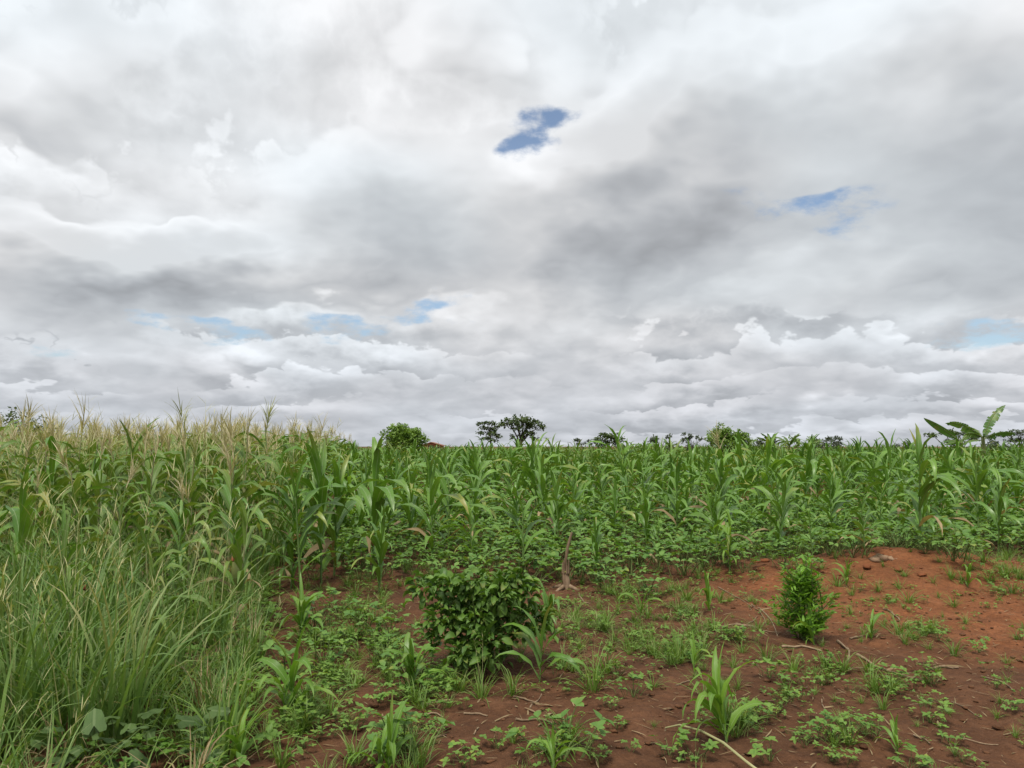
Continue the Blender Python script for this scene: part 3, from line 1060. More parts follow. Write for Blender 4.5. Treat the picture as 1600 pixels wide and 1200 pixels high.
def build_skyline():
    rg = random.Random(5)
    # round dense tree
    make_tree('round_tree', 'rounded bright green tree above the field beside the little brick house', 'tree', 630, 60,
              blob_set(rg, 46, 1.45, 1.3, 1.0, 3.25, .60), (1.6, .16), 420, .22, 'tree_round', 1)
    # flat-topped tree and its feathery neighbour
    k = 100 / 12.0 / 100
    bl = [(-1.6, 0, 4.6, 1.1, .55), (-.6, .3, 4.95, 1.2, .6), (.6, -.2, 5.0, 1.2, .55), (1.7, .2, 4.6, 1.1, .5), (2.6, 0, 4.1, .8, .45), (1.0, .4, 4.2, 1.0, .5),
          (-.5, -.3, 4.1, .9, .5), (.5, 0, 3.4, .7, .5), (1.5, 0, 3.2, .6, .4), (2.1, .2, 2.5, .5, .35), (.1, .2, 2.6, .6, .5), (-.9, 0, 2.9, .35, .3)]
    make_tree('flat_topped_tree', 'dark spreading tree with a flat layered crown, tallest of the skyline', 'tree', 812, 100, bl, (3.2, .22), 190, .36, 'tree_dark', 2, 9, .6)
    bl = [(-1.4, 0, 4.5, .5, .2), (-.6, .2, 4.6, .6, .25), (.2, 0, 4.5, .6, .22), (.9, 0, 4.2, .5, .2), (-1.0, 0, 3.9, .7, .22), (.3, .2, 3.8, .8, .22), (-1.5, 0, 3.3, .6, .18), (-.2, 0, 3.2, .9, .25),
          (.8, 0, 2.9, .7, .25), (-.9, 0, 2.6, .6, .2), (.2, 0, 2.4, .7, .2)]
    make_tree('feathery_tree', 'thin dark tree with tiered feathery branches beside the flat-topped tree', 'tree', 768, 98, bl, (4.0, .12), 210, .30, 'tree_dark', 3, 9, .7)
    bl = [(-1.2, 0, 2.3, .7, .35), (-.4, 0, 2.8, .8, .4), (.4, 0, 2.9, .8, .4), (1.1, 0, 2.4, .75, .45), (.2, .2, 2.2, .9, .5), (-.6, 0, 1.8, .7, .4), (1.2, 0, 1.7, .6, .4)]
    make_tree('low_dark_tree', 'small dark domed tree standing alone over the middle of the field', 'tree', 950, 90, bl, (1.9, .14), 260, .30, 'tree_dark', 4)
    make_tree('fine_leaved_tree', 'fine-leaved light green bush rising behind the maize with a dry tassel', 'tree', 1136, 50,
              blob_set(rg, 44, 1.2, 1.0, 1.2, 2.9, .50), (1.3, .10), 520, .15, 'tree_round', 6)
    make_tree('edge_tree', 'dark tree behind the tasselled maize at the edge of the weedy stand', 'tree', 32, 42,
              [(-1.5, 0, 2.9, 1.0, .6), (-.4, 0, 3.1, .9, .55), (.6, 0, 2.8, .9, .5), (1.5, 0, 2.4, .7, .4), (2.0, 0, 2.1, .5, .3), (-1.9, 0, 2.2, .9, .5), (.2, 0, 2.2, 1.0, .5)], (2.2, .16), 230, .20, 'tree_dark', 7)
    bl = [(-1.8, 0, 3.0, 1.0, .3), (-.3, 0, 3.3, 1.1, .35), (1.2, 0, 3.3, 1.1, .35), (2.4, 0, 3.0, 1.0, .3), (.4, 0, 2.5, 1.1, .4), (-1.2, 0, 2.3, .8, .3), (1.8, 0, 2.2, .8, .3)]
    make_tree('hazy_tree', 'hazy grey-green spreading tree far behind the tall banana plant', 'tree', 1592, 95, bl, (2.2, .15), 230, .28, 'tree_grey', 8)
    bl = [(-1.6, 0, 2.5, .6, .2), (-.5, 0, 2.75, .7, .22), (.7, 0, 2.6, .7, .2), (1.7, 0, 2.3, .5, .2), (.1, 0, 2.0, .7, .3)]
    make_tree('low_spreading_tree', 'low dark flat-crowned tree showing under the tall banana leaves', 'tree', 1486, 62, bl, (1.6, .10), 300, .22, 'tree_dark', 9)
    for i, (px, Y, hh, lab) in enumerate([
            (915, 62, 2.15, 'thin bare-branched sapling behind the field beside the small domed tree'),
            (1030, 60, 2.45, 'thin sparse sapling on the skyline, leaning and open-crowned'),
            (1082, 58, 2.5, 'wispy sapling on the skyline next to the fine-leaved bush'),
            (1300, 55, 2.25, 'straggly pale sapling on the skyline past the ragged banana plants')]):
        rr = random.Random(70 + i)
        bl = [(rr.uniform(-.8, .8), rr.uniform(-.3, .3), hh * rr.uniform(.78, 1.0), .22, .10) for _ in range(9)]
        make_tree('sapling', lab, 'sapling', px, Y, bl, (hh * .8, .03), 90, .16, 'tree_grey', 40 + i, 9, .5)


def build_low_bushes():
    rows = [(1188, 58, 2.25, 1.3, 'low dark bush on the skyline between the fine-leaved bush and the bananas'), (1248, 60, 2.45, 1.6, 'low broad bush on the skyline behind the short bananas'), (1292, 63, 2.2, 1.2, 'small grey-green bush on the skyline past the short bananas'),
            (1060, 66, 2.3, 1.4, 'low dark bush on the skyline between the thin saplings'), (1005, 70, 2.1, 1.2, 'small bush on the skyline just past the domed tree'), (1400, 66, 2.1, 1.5, 'low bush barely rising over the maize before the banana plants'), (1560, 50, 2.35, 1.2, 'small bush at the foot of the tall banana plant')]
    for i, (px, Y, top, w, lab) in enumerate(rows):
        rr = random.Random(700 + i)
        make_tree('low_bush', lab, 'bush', px, Y, blob_set(rr, 16, w, .8, .9, top - .2, .38), (1.0, .05), 300, .17, ('tree_grey', 'tree_round', 'tree_grey')[i % 3], 710 + i, 4)


def banana_leaf(seed, L, W, th0, bend, torn, roll=0.0):
    rng = random.Random(seed)
    n = 18
    v, f, uv = blade(L, .02, n, th0, bend, p=1.7, across=1, shape='grass', fold=0)
    ctr = v.reshape(n + 1, 2, 3).mean(1)
    g = Geo()
    tube([tuple(c) for c in ctr], [.022 * (1 - .8 * i / n) for i in range(n + 1)], 5, geo=g, mat=1, cap=False)
    s = np.linspace(0, 1, n + 1)
    w = W * .5 * np.sin(np.pi * np.clip((s - .10) / .9, 0, 1) ** .75) ** .6
    for side in (-1, 1):
        drop = .15
        for i in range(2, n):
            if rng.random() < torn:
                drop = rng.uniform(.05, .75)
            gap = .12 if rng.random() < torn else 0.0
            a, b = ctr[i], ctr[i + 1]
            T = (b - a) / np.linalg.norm(b - a)
            N = np.array([-T[2], 0, T[0]])
            e = (np.array([0., 1, 0]) * math.cos(roll) + N * math.sin(roll)) * side
            shift = T * w[i] * .25
            mid_a, mid_b = a + e * w[i] * .55 + shift * .5 - N * 0 + np.array([0, 0, -drop * .2 * w[i]]), b + e * w[i + 1] * .55 + shift * .5 + np.array([0, 0, -drop * .2 * w[i + 1]])
            ea, eb = a + e * w[i] * .95 + shift + np.array([0, 0, -drop * w[i]]), b + e * w[i + 1] * .95 + shift + np.array([0, 0, -drop * w[i + 1]])
            ea2 = ea + (eb - ea) * gap
            eb2 = eb - (eb - ea) * gap
            r = rng.random() * .15
            u = .5 + side * .5
            g.add([a, b, mid_b, mid_a, eb2, ea2], [[0, 1, 2, 3], [3, 2, 4, 5]], [(.5, s[i]), (.5, s[i + 1]), (.5 + side * .28, s[i + 1]), (.5 + side * .28, s[i]), (u, s[i + 1]), (u, s[i])], r)
    return g.mesh('banana_leaf', [MAT['banana'], MAT['banana_stem']])


def make_banana(label, px, Y, H, leaves, seed, group=None):
    """leaves: (azimuth in degrees, length, th0, bend, torn)"""
    rng = random.Random(seed)
    x = (px - 800) / 1200.0 * Y
    t = thing('banana_plant', label, 'banana plant', (x, Y, gh(x, Y)), 0, group)
    link('trunk', tube([(0, 0, -.05), (.02, 0, H * .5), (.0, 0, H)], [.12, .10, .06], 8).mesh('banana_trunk', [MAT['banana_stem']]), t)
    for i, (az, L, th0, bend, torn, *roll) in enumerate(leaves):
        o = link('leaf', banana_leaf(seed * 31 + i, L, L * .21, th0, bend, torn, roll[0] if roll else rng.uniform(-.7, .7)), t)
        o.location = (0, 0, H * rng.uniform(.93, 1.0))
        o.rotation_euler = (0, 0, math.radians(az))
    return t


def build_bananas():
    # az 0 points to the right of the picture, 180 to the left
    make_banana('tall banana plant with a bare arching leaf, highest thing over the far maize', 1534, 30, 1.95,
                [(5, 1.75, .35, .75, .95, .7), (170, 1.5, .85, .85, .55, 1.0), (200, 1.1, 1.15, .9, .8, .8), (-20, 1.2, 1.0, 1.1, .8, -.9), (90, 1.1, .7, 1.2, .6), (30, .95, 1.2, 1.3, .8), (150, .8, 1.4, 1.2, .8), (250, .9, .9, 1.3, .7)], 1)
    make_banana('banana plant with one smooth upright leaf slanting up beside the tall one', 1500, 31, 1.80,
                [(168, 1.65, .92, .10, .05, 1.1), (20, .95, .9, 1.1, .5, .8), (120, .9, 1.1, 1.2, .7), (240, .9, 1.2, 1.2, .7), (185, 1.0, 1.45, .9, .8)], 2)
    spots = [(1205, 44, 1.65, 'short banana plant with a fan of ragged leaves beside the fine-leaved bush'), (1232, 46, 1.65, 'short banana plant with spiky upright leaves, second past the fine-leaved bush'),
             (1262, 47, 1.65, 'short banana plant with drooping grey leaves, farthest past the fine-leaved bush'), (1165, 52, 1.4, 'small banana plant touching the fine-leaved bush'),
             (1045, 56, 1.5, 'small ragged banana plant among the skyline saplings'), (1500, 40, 1.3, 'low dark banana plant below the slanting leaf')]
    for i, (px, Y, H, lab) in enumerate(spots):
        rg = random.Random(300 + i)
        make_banana(lab, px, Y, H, [(rg.uniform(0, 360), rg.uniform(.7, 1.15), rg.uniform(.25, 1.1), rg.uniform(.4, 1.5), rg.uniform(.6, .95)) for _ in range(11)], 20 + i)


def box_geo(x0, x1, y0, y1, z0, z1, geo=None):
    g = geo or Geo()
    v = [(x, y, z) for z in (z0, z1) for y in (y0, y1) for x in (x0, x1)]
    g.add(v, [[0, 2, 3, 1], [4, 5, 7, 6], [0, 1, 5, 4], [2, 6, 7, 3], [0, 4, 6, 2], [1, 3, 7, 5]])
    return g


def build_house():
    Y = 112
    x = (674 - 800) / 1200.0 * Y
    t = thing('brick_house', 'tiny red-brown brick house just showing over the far maize', 'house', (x, Y, gh(x, Y)))
    link('wall', box_geo(-1.5, 1.5, 0, 4, -.2, 1.8).mesh('wall', [MAT['brick']], False), t)
    g = Geo()
    for s in (-1, 1):
        g.add([(s * 1.8, -.3, 1.68), (s * 1.8, 4.3, 1.68), (0, 4.3, 2.2), (0, -.3, 2.2), (s * 1.8, -.3, 1.62), (s * 1.8, 4.3, 1.62), (0, 4.3, 2.14), (0, -.3, 2.14)],
              [[0, 1, 2, 3], [4, 7, 6, 5], [0, 3, 7, 4], [1, 5, 6, 2], [0, 4, 5, 1]])
    link('roof', g.mesh('roof', [MAT['sheet']], False), t)
    link('gable', Geo().add([(-1.5, .003, 1.8), (1.5, .003, 1.8), (0, .003, 2.13), (0, .003, 2.13)], [[0, 1, 2, 3]]).mesh('gable', [MAT['brick']], False), t)
    link('door', box_geo(-.4, .4, -.03, -.003, 0, 1.7).mesh('door', [MAT['bark']], False), t)
    link('window', box_geo(.75, 1.2, -.03, -.003, 1.0, 1.5).mesh('window', [MAT['bark']], False), t)


build_skyline()
build_low_bushes()
build_bananas()
build_house()

# ------------------------------------------------------------------ maize
MZ = random.Random(21)
TAKEN = []          # ground points already planted

# single plants that stand out: picture column, row of the foot, row of the top, kind, label
FRONT = [
    (470, 925, 706, 'tall maize plant with broad pale leaves at the edge of the grass and dark furrow'),
    (502, 912, 668, 'tall maize plant with upright dark leaf tips, just inside the dark furrow'),
    (455, 922, 742, 'lower maize plant with pale broad leaves leaning into the grass by the furrow'),
    (522, 900, 690, 'maize plant with dense dark leaves behind the dark furrow, beside the upright one'),
    (582, 893, 660, 'tallest narrow maize plant with leaf tip spiking above the skyline near the furrow'),
    (592, 925, 778, 'short maize plant in the dark furrow with grass at its foot'),
    (676, 880, 700, 'maize plant behind the dark leafy bush, half hidden by its top'),
    (700, 872, 690, 'upright maize plant behind the dark leafy bush, next to the hidden one'),
    (818, 908, 742, 'maize plant with long drooping leaves between the dark bush and the broken stump'),
    (935, 908, 802, 'small dark maize plant just past the broken stump'),
    (1012, 868, 745, 'maize plant among the beans above the bare soil, midway between stump and mound'),
    (960, 850, 742, 'maize plant in the beans behind the broken stump with leaf tips level'),
    (1058, 845, 702, 'dark broad-leaved maize plant behind the beans, left of the tasselled one'),
    (1128, 848, 664, 'maize plant with a dry straw-coloured tassel standing over the green field'),
    (1140, 893, 790, 'small light green maize plant at the bean edge where the bare mound begins'),
    (1202, 848, 716, 'large maize plant behind the beans with a split pale leaf'),
    (1352, 868, 752, 'large maize plant just behind the mound with wide arching leaves'),
    (1270, 872, 790, 'thin maize plant behind the narrow-leaved shrub'),
    (1300, 846, 730, 'upright maize plant between the shrub and the mound in the second row'),
    (1452, 852, 722, 'maize plant beyond the mound with tall pale shoulder leaves'),
    (1530, 850, 692, 'dark maize plant under the tall banana plant at the field front'),
    (1560, 868, 735, 'maize plant at the far end of the field front with broad glossy leaves'),
    (740, 862, 720, 'maize plant in the second row above the dark leafy bush'),
    (868, 852, 722, 'maize plant standing in beans straight behind the broken stump'),
    (640, 862, 716, 'maize plant in the second row beside the dark furrow'),
]
for i, (px, py, top, lab) in enumerate(FRONT):
    x, y, z = on_ground(px, py)
    H = height_to(x, y, z, top)
    rng = random.Random(500 + i)
    tas = 'tassel' if 'tassel standing' in lab or 'dry straw' in lab else None
    add_maize('maize_plant', lab, x, y, H, rng, tas, 'maize_young' if 'light green' in lab else 'maize', group='maize of the green field', lean=.03, broad=1.1, dry=.3)
    TAKEN.append((x, y))

# the green field: nearest plants one by one
pts = scatter(MZ, -5, 16, 8.5, 23, .78, lambda x, y: in_field(x, y) and in_view(x, y) and MZ.random() < interp(y, [(9, .05), (11, .16), (14, .5), (16, 1.0)]), 5200, TAKEN)
pts.sort(key=lambda p: math.hypot(*p))
N_FIELD = 165
near_field = pts[:N_FIELD]
lim = math.hypot(*near_field[-1])
TEMPL = [plant_template(900 + s, FARFAM, None) for s in range(10)]
TMESH = [(f.mesh('maize_foliage', [MAT['maize'], MAT['maize_dry']]), s.mesh('maize_stalk', [MAT['stalk']])) for f, s, t in TEMPL]
TTEMPL = [plant_template(950 + s, FARFAM, None, True) for s in range(6)]
TTMESH = [(f.mesh('maize_foliage', [MAT['maize_old'], MAT['maize_dry']]), s.mesh('maize_stalk', [MAT['stalk_old']]), t.mesh('maize_tassel', [MAT['tassel']])) for f, s, t in TTEMPL]


def simple_maize(label, x, y, H, rng, group, tasselled=False):
    t = thing('maize_plant', label, 'maize', (x, y, gh(x, y) - .01), rng.uniform(0, 6.28), group, (rng.gauss(0, .06), rng.gauss(0, .06)))
    src = rng.choice(TTMESH if tasselled else TMESH)
    for nm, me in zip(('foliage', 'stalk', 'tassel'), src):
        o = link(nm, me, t)
        o.scale = (H * rng.uniform(.95, 1.1), H, H)
    return t


def field_height(x, y, rng):
    px = 800 + 1200 * x / y
    return interp(y, [(9, 1.12), (12, 1.25), (15, 1.45), (19, 1.56)]) + .45 * vnoise(x * .25, y * .25, 31) + rng.gauss(0, .23) + (.10 if px > 1130 and y > 13 else 0)


front_plants = []
for i, (x, y) in enumerate(near_field):
    rng = random.Random(2000 + i)
    H = max(.75, field_height(x, y, rng))
    if i < 75:
        t = add_maize('maize_plant', 'x', x, y, H, rng, None, 'maize_young' if rng.random() < .15 else 'maize', group='maize of the green field', lean=.07, broad=1.08, dry=.35)
        front_plants.append(t)
    else:
        simple_maize('green maize plant standing deep in the field behind its front rows', x, y, H, rng, 'maize inside the green field')
say_which(front_plants, 'green maize plant of the front rows', 'green maize in the front rows of the field')

# the weedy stand: older maize with tassels
def in_stand(x, y):
    return x < stand_edge(y) - .12 and in_view(x, y, .4) and y > 4.9 and (y > 6.2 or x < stand_edge(y) - .7)


STAND = [
    (428, 880, 618, 'tasselled maize with one pale green plume standing clear above the stand'),
    (492, 870, 640, 'thin tasselled maize with folded dark leaves at the edge of the stand'),
    (70, 930, 628, 'tall dark-leaved maize standing up beside the dark edge tree'),
    (355, 930, 640, 'tasselled maize with fan-shaped plume in the middle of the stand'),
    (375, 900, 630, 'tasselled maize with the widest open plume, next to the fan-shaped one'),
    (275, 920, 652, 'maize with upright dark leaf and brown tassel over the grass clumps'),
    (25, 1000, 690, 'broad-leaved maize standing at the outer edge of the tall grass'),
    (290, 960, 735, 'maize with a wide grey-green leaf slanting up among the tall grass'),
    (215, 940, 660, 'maize with dry beige tassel above the grass clumps'),
    (150, 930, 665, 'maize with bushy beige tassel near the dark edge tree'),
    (445, 900, 690, 'maize with fresh leaves at the edge of the stand beside the furrow'),
]
stand_taken = []
for i, (px, py, top, lab) in enumerate(STAND):
    x, y, z = on_ground(px, py)
    rng = random.Random(800 + i)
    add_maize('maize_plant', lab, x, y, height_to(x, y, z, top), rng, None if 'broad' in lab or 'fresh' in lab else ('tassel_fresh' if 'pale green' in lab else 'tassel'),
              'maize' if i in (0, 1, 2, 5, 6, 10) else 'maize_old', group='maize of the weedy stand', ear=(i % 2 == 0), dry=.7, broad=.92)
    stand_taken.append((x, y))
pts = scatter(MZ, -14, -1.9, 4.9, 17, .47, in_stand, 9000, stand_taken)
pts.sort(key=lambda p: math.hypot(*p))
stand_near = pts[:112]
stand_lim = math.hypot(*stand_near[-1])
labelled = []
for i, (x, y) in enumerate(stand_near):
    rng = random.Random(3000 + i)
    H = 2.0 + .25 * vnoise(x * .5, y * .5, 41) + rng.gauss(0, .12)
    if i < 48:
        H *= interp(y, [(4.9, .56), (6, .68), (7.5, .86), (8.5, 1)])
        tas = ('tassel' if rng.random() < .75 else ('tassel_fresh' if rng.random() < .5 else None)) if y > 6.4 else None
        labelled.append(add_maize('maize_plant', 'maize growing out of the tall grass near the front of the weedy stand', x, y, H, rng, tas, 'maize_old' if rng.random() < .6 else 'maize',
                                  group='maize at the front of the weedy stand', ear=rng.random() < .3, dry=.6, lean=.09, broad=.88))
    else:
        simple_maize('tasselled maize crowded deep inside the weedy stand', x, y, H, rng, 'maize deep in the weedy stand', True)

count_off(labelled, 'maize growing out of the tall grass', 'the outer side of the stand')

# farther plants nobody could count: one mass for the green field, one for the ripe stand
def far_mass(name, label, points, templates, mats, height, tops):
    g = Geo()
    rng = random.Random(77)
    for (x, y) in points:
        fo, sk, ta = rng.choice(templates)
        H = height(x, y, rng)
        M = M4(x, y, gh(x, y) - .02, rng.uniform(0, 6.28), H, rng.gauss(0, .07), rng.gauss(0, .07))
        yel = tops(x, y, rng)
        g.put(fo, M, r=rng.random(), mat=1 if yel else 0)
        g.put(sk, M, r=rng.random(), mat=2)
        if ta is not None and rng.random() < .65:
            g.put(ta, M, r=rng.random(), mat=3)
    return tag(link(name, g.mesh(name, mats)), label, kind='stuff')


LT = [plant_template(1100 + s, LOWFAM, None) for s in range(8)]
LTT = [plant_template(1200 + s, LOWFAM, None, True, TASSELFAR) for s in range(6)]
LTT2 = [plant_template(1250 + s, FARFAM, None, True) for s in range(6)]
fm = [MAT['maize_far'], MAT['maize_old'], MAT['stalk'], MAT['tassel']]
far1 = [p for p in scatter(MZ, -9, 24, 11, 34, .60, lambda x, y: in_field(x, y) and in_view(x, y, 1) and math.hypot(x, y) > lim, 26000)]
far2 = [p for p in scatter(MZ, -20, 66, 34, 92, .95, lambda x, y: x > stand_edge(y) and in_view(x, y, 2), 26000)]
yel = lambda x, y, r: abs(row_of(x, y, 1.5)[0] - 910) < 110 and y > 24 and r.random() < .6
far_mass('maize_field', 'green maize filling the field to the skyline', far1, TEMPL, fm, lambda x, y, r: max(1.0, field_height(x, y, r)), yel)
far_mass('far_maize', 'far green maize in a thin band below the skyline', far2, LT, fm, lambda x, y, r: 1.60 + .40 * vnoise(x * .12, y * .12, 33) + r.gauss(0, .16), yel)
fs1 = scatter(MZ, -24, -2, 8, 34, .50, lambda x, y: in_stand(x, y) and math.hypot(x, y) > stand_lim, 16000)
fs2 = scatter(MZ, -62, -8, 34, 80, .95, lambda x, y: x < stand_edge(y) and in_view(x, y, 2), 12000)
old = lambda x, y, r: r.random() < .75
far_mass('tasselled_maize', 'ripening maize with pale tassels in the depth of the weedy stand', fs1, LTT2, fm, lambda x, y, r: 2.14 + .35 * vnoise(x * .4, y * .4, 43) + r.gauss(0, .20), old)
far_mass('far_tasselled_maize', 'far ripe maize showing as a pale band of tassels', fs2, LTT, fm, lambda x, y, r: 2.3 + .4 * vnoise(x * .2, y * .2, 44) + r.gauss(0, .15), old)

# young maize in the clearing: column, foot row, top row, label
YOUNG = [
    (458, 1120, 985, 'light green young maize clump at the edge of the grass beside the soil', 2),
    (468, 1000, 905, 'young maize sprawling out of the grass below the dark furrow', 2),
    (642, 1085, 985, 'light green young maize right in front of the dark leafy bush', 2),
    (843, 1066, 938, 'dark young maize with a long arching leaf across the dark leafy bush', 1),
    (856, 985, 905, 'upright young maize between the dark leafy bush and the broken stump', 1),
    (1000, 974, 905, 'small young maize alone on the soil below the broken stump', 1),
    (1108, 955, 890, 'wilting young maize with hanging leaves at the foot of the mound', 1),
    (1136, 1160, 1000, 'large young maize with a torn pale leaf behind the curved stem', 2),
    (604, 1216, 1092, 'bright young maize with one upright leaf at the bottom, in front of the soil', 2),
    (374, 1206, 1098, 'young maize with two broad leaves at the bottom beside the vine', 1),
    (862, 1205, 1120, 'spreading young maize at the bottom beside the straw', 2),
    (1272, 1008, 945, 'spindly young maize with thin curved leaves in front of the shrub', 1),
    (1403, 1182, 1118, 'small young maize alone on the soil below the long dry stick', 1),
    (1322, 915, 868, 'small maize sprouting from the back of the mound', 1),
    (1512, 918, 868, 'small maize sprouting beside the mound near the field edge', 1),
    (1362, 1000, 945, 'single-leaved maize seedling beside the shrub on the red soil', 1),
    (1085, 1050, 990, 'young maize flattened in a grassy patch at the middle of the soil', 1),
]
for i, (px, py, top, lab, n) in enumerate(YOUNG):
    x, y, z = on_ground(px, py)
    rng = random.Random(600 + i)
    H = height_to(x, y, z, top) * 1.02
    t = add_maize('young_maize', lab, x, y, H, rng, None, 'maize' if 'dark' in lab else 'maize_young', True, 'young maize in the clearing', lean=.06)
    for q in range(n - 1):          # tillers from the same root
        lv, Hs = maize_spec(rng, H * .85, False, True)
        a = rng.uniform(0, 6.28)
        st = link('stalk', rng.choice(STALK['stalk']), t)
        st.location = (.05 * math.cos(a), .05 * math.sin(a), 0)
        st.scale = (.009, .009, Hs)
        for cls, lz, az, L, wf, _ in lv:
            o = link('leaf', rng.choice(LEAF[(cls, 'maize_young')]), t)
            o.location = (.05 * math.cos(a), .05 * math.sin(a), lz)
            o.rotation_euler = (rng.gauss(0, .1), rng.gauss(0, .1), az)
            o.scale = (L, L * wf, L)
    TAKEN.append((x, y))

# ------------------------------------------------------------------ beans under the maize
BN = random.Random(61)
def bean_ground(x, y):
    if x < stand_edge(y) or y < 6.5:
        return False
    px, py = row_of(x, y, gh(x, y) * .5)
    d = front_row(px) - py + 30 * float(vnoise(x * 1.3, y * 1.3, 91)) + 16 * float(vnoise(x * 4, y * 4, 92))
    return d > 0 and (d > 22 or BN.random() < .35 + d / 40) or (d > -26 and BN.random() < .03)


pts = scatter(BN, -4, 15, 8.4, 24, .30, lambda x, y: bean_ground(x, y) and in_view(x, y, .3) and BN.random() < (1.0 if y < 15 else .6), 30000)
pts.sort(key=lambda p: math.hypot(*p))
BT = [leafy_template(s, 20, .30, .40, TRI) for s in range(400, 406)]
BTM = [g.mesh('bean_plant', [MAT['bean'], MAT['stem']]) for g in BT]
edge_beans = []
for i, (x, y) in enumerate(pts[:280]):
    rng = random.Random(4000 + i)
    s = rng.uniform(.5, 1.15)
    if i < 64:
        edge_beans.append(add_leafy('bean_plant', 'x', 'bean plant', x, y, .30 * s, .38 * s, 17, BEANLEAF, rng, 'beans along the field front'))
    else:
        o = link('bean_plant', rng.choice(BTM))
        o.location = (x, y, gh(x, y) - .01)
        o.rotation_euler = (0, 0, rng.uniform(0, 6.28))
        o.scale = (s, s, s * rng.uniform(.85, 1.1))
        tag(o, 'leafy bean plant growing between the maize behind the front edge', 'bean plant', 'beans between the maize')
say_which(edge_beans, 'leafy bean plant at the field front', 'leafy bean plant in the front strip of beans')
g = Geo()
for (x, y) in pts[280:]:
    s = BN.uniform(.75, 1.15)
    g.put(BN.choice(BT), M4(x, y, gh(x, y) - .01, BN.uniform(0, 6.28), s))
tag(link('bean_undergrowth', g.mesh('bean_undergrowth', [MAT['bean'], MAT['stem']])), 'low bean foliage covering the ground between the farther maize', kind='stuff')


# ------------------------------------------------------------------ the dark leafy bush
def cluster_plant(name, label, cat, foot, leaves, mats, mesh_name, stems, single, seed):
    """leaves: (matrix, mesh index, depth key); the `single` foremost are objects, the rest one part"""
    x, y = foot
    z = gh(x, y)
    t = thing(name, label, cat, (x, y, z - .01))
    for pts_, rad in stems:
        link('stem', tube(pts_, rad, 5, cap=False).mesh('stem', [MAT['stem']]), t)
    geos, rng = mats['geo'], random.Random(seed)
    meshes = [gg.mesh(mesh_name, [mats['mat']]) for gg in geos]
    leaves.sort(key=lambda q: q[2])
    for M, i, _ in leaves[:single]:
        o = link('leaf', meshes[i], t)
        o.matrix_local = M
    rest = Geo()
    for M, i, _ in leaves[single:]:
        rest.put(geos[i], M, r=rng.random())
    if rest.n:
        tag(link('foliage', rest.mesh('foliage', [mats['mat']]), t), kind='stuff')
    return t


def look_matrix(p, out, L, rng, roll=.5):
    """leaf frame: blade rises along local z and bends to local x; aim local z along `out`"""
    zax = Vector(out).normalized()
    down = Vector((0, 0, 1)) - zax * zax.z
    xax = -down if down.length > .05 else Vector((rng.gauss(0, 1), rng.gauss(0, 1), 0))
    xax = (xax - zax * xax.dot(zax)).normalized()
    yax = zax.cross(xax)
    M = Matrix((xax, yax, zax)).transposed().to_4x4()
    M = Matrix.Translation(p) @ M @ Euler((0, 0, rng.gauss(0, roll))).to_matrix().to_4x4()
    return M @ Matrix.Diagonal((L, L, L, 1))


def build_bush():
    rng = random.Random(17)
    x, y, z = on_ground(750, 1044)
    ovals = {'geo': [oval_leaf(1, .52, .1, b, 4, .75, .12, seed=s) for s, b in enumerate((.4, .8, 1.2, 1.6))], 'mat': MAT['bush']}
    lv, stems = [], []
    lobes = [(0, 0, .30, .22, .26), (-.05, .05, .48, .24, .16)]
    for _ in range(15):
        a = rng.uniform(0, 6.28)
        q = rng.uniform(.16, .36)
        lobes.append((q * math.cos(a) * 1.15, q * math.sin(a) * .85, rng.uniform(.14, .68) - .25 * max(0, q - .24), rng.uniform(.08, .15), rng.uniform(.06, .13)))
    lobes += [(-.22, -.05, .66, .13, .06), (-.05, -.05, .70, .14, .06), (.14, -.05, .69, .13, .06), (.27, -.05, .60, .12, .08)]
    for i in range(14):
        a = rng.uniform(0, 6.28)
        r = rng.uniform(.15, .38)
        e = Vector((r * math.cos(a), r * math.sin(a), rng.uniform(.42, .74)))
        stems.append(([(0, 0, -.02), (e.x * .35, e.y * .35, e.z * .5), tuple(e)], [.012, .009, .004]))
    for _ in range(2100):
        bx, by, bz, r, rz = rng.choice(lobes + lobes[:2] * 3)
        d = Vector((rng.gauss(0, 1), rng.gauss(0, 1), rng.gauss(0, 1))).normalized()
        q = rng.random() ** .28
        if rng.random() < .05:
            q *= 1.45          # stray shoots
        p = Vector(((bx + d.x * r * q) * 1.10, by + d.y * r * q, max(.05, (bz + d.z * rz * q) * .94)))
        out = Vector((d.x, d.y, d.z * .6 + .35)) + Vector((rng.gauss(0, .5), rng.gauss(0, .5), rng.gauss(0, .4)))
        lv.append((look_matrix(p, out, rng.choice((.042, .055, .065, .075, .085, .10)) * rng.uniform(.85, 1.15), rng), rng.randrange(4), p.y - .4 * p.z + (1 - q) * .3))
    cluster_plant('leafy_bush', 'dark green leafy bush in the middle of the clearing', 'bush', (x, y), lv, ovals, 'bush_leaf', stems, 290, 3)


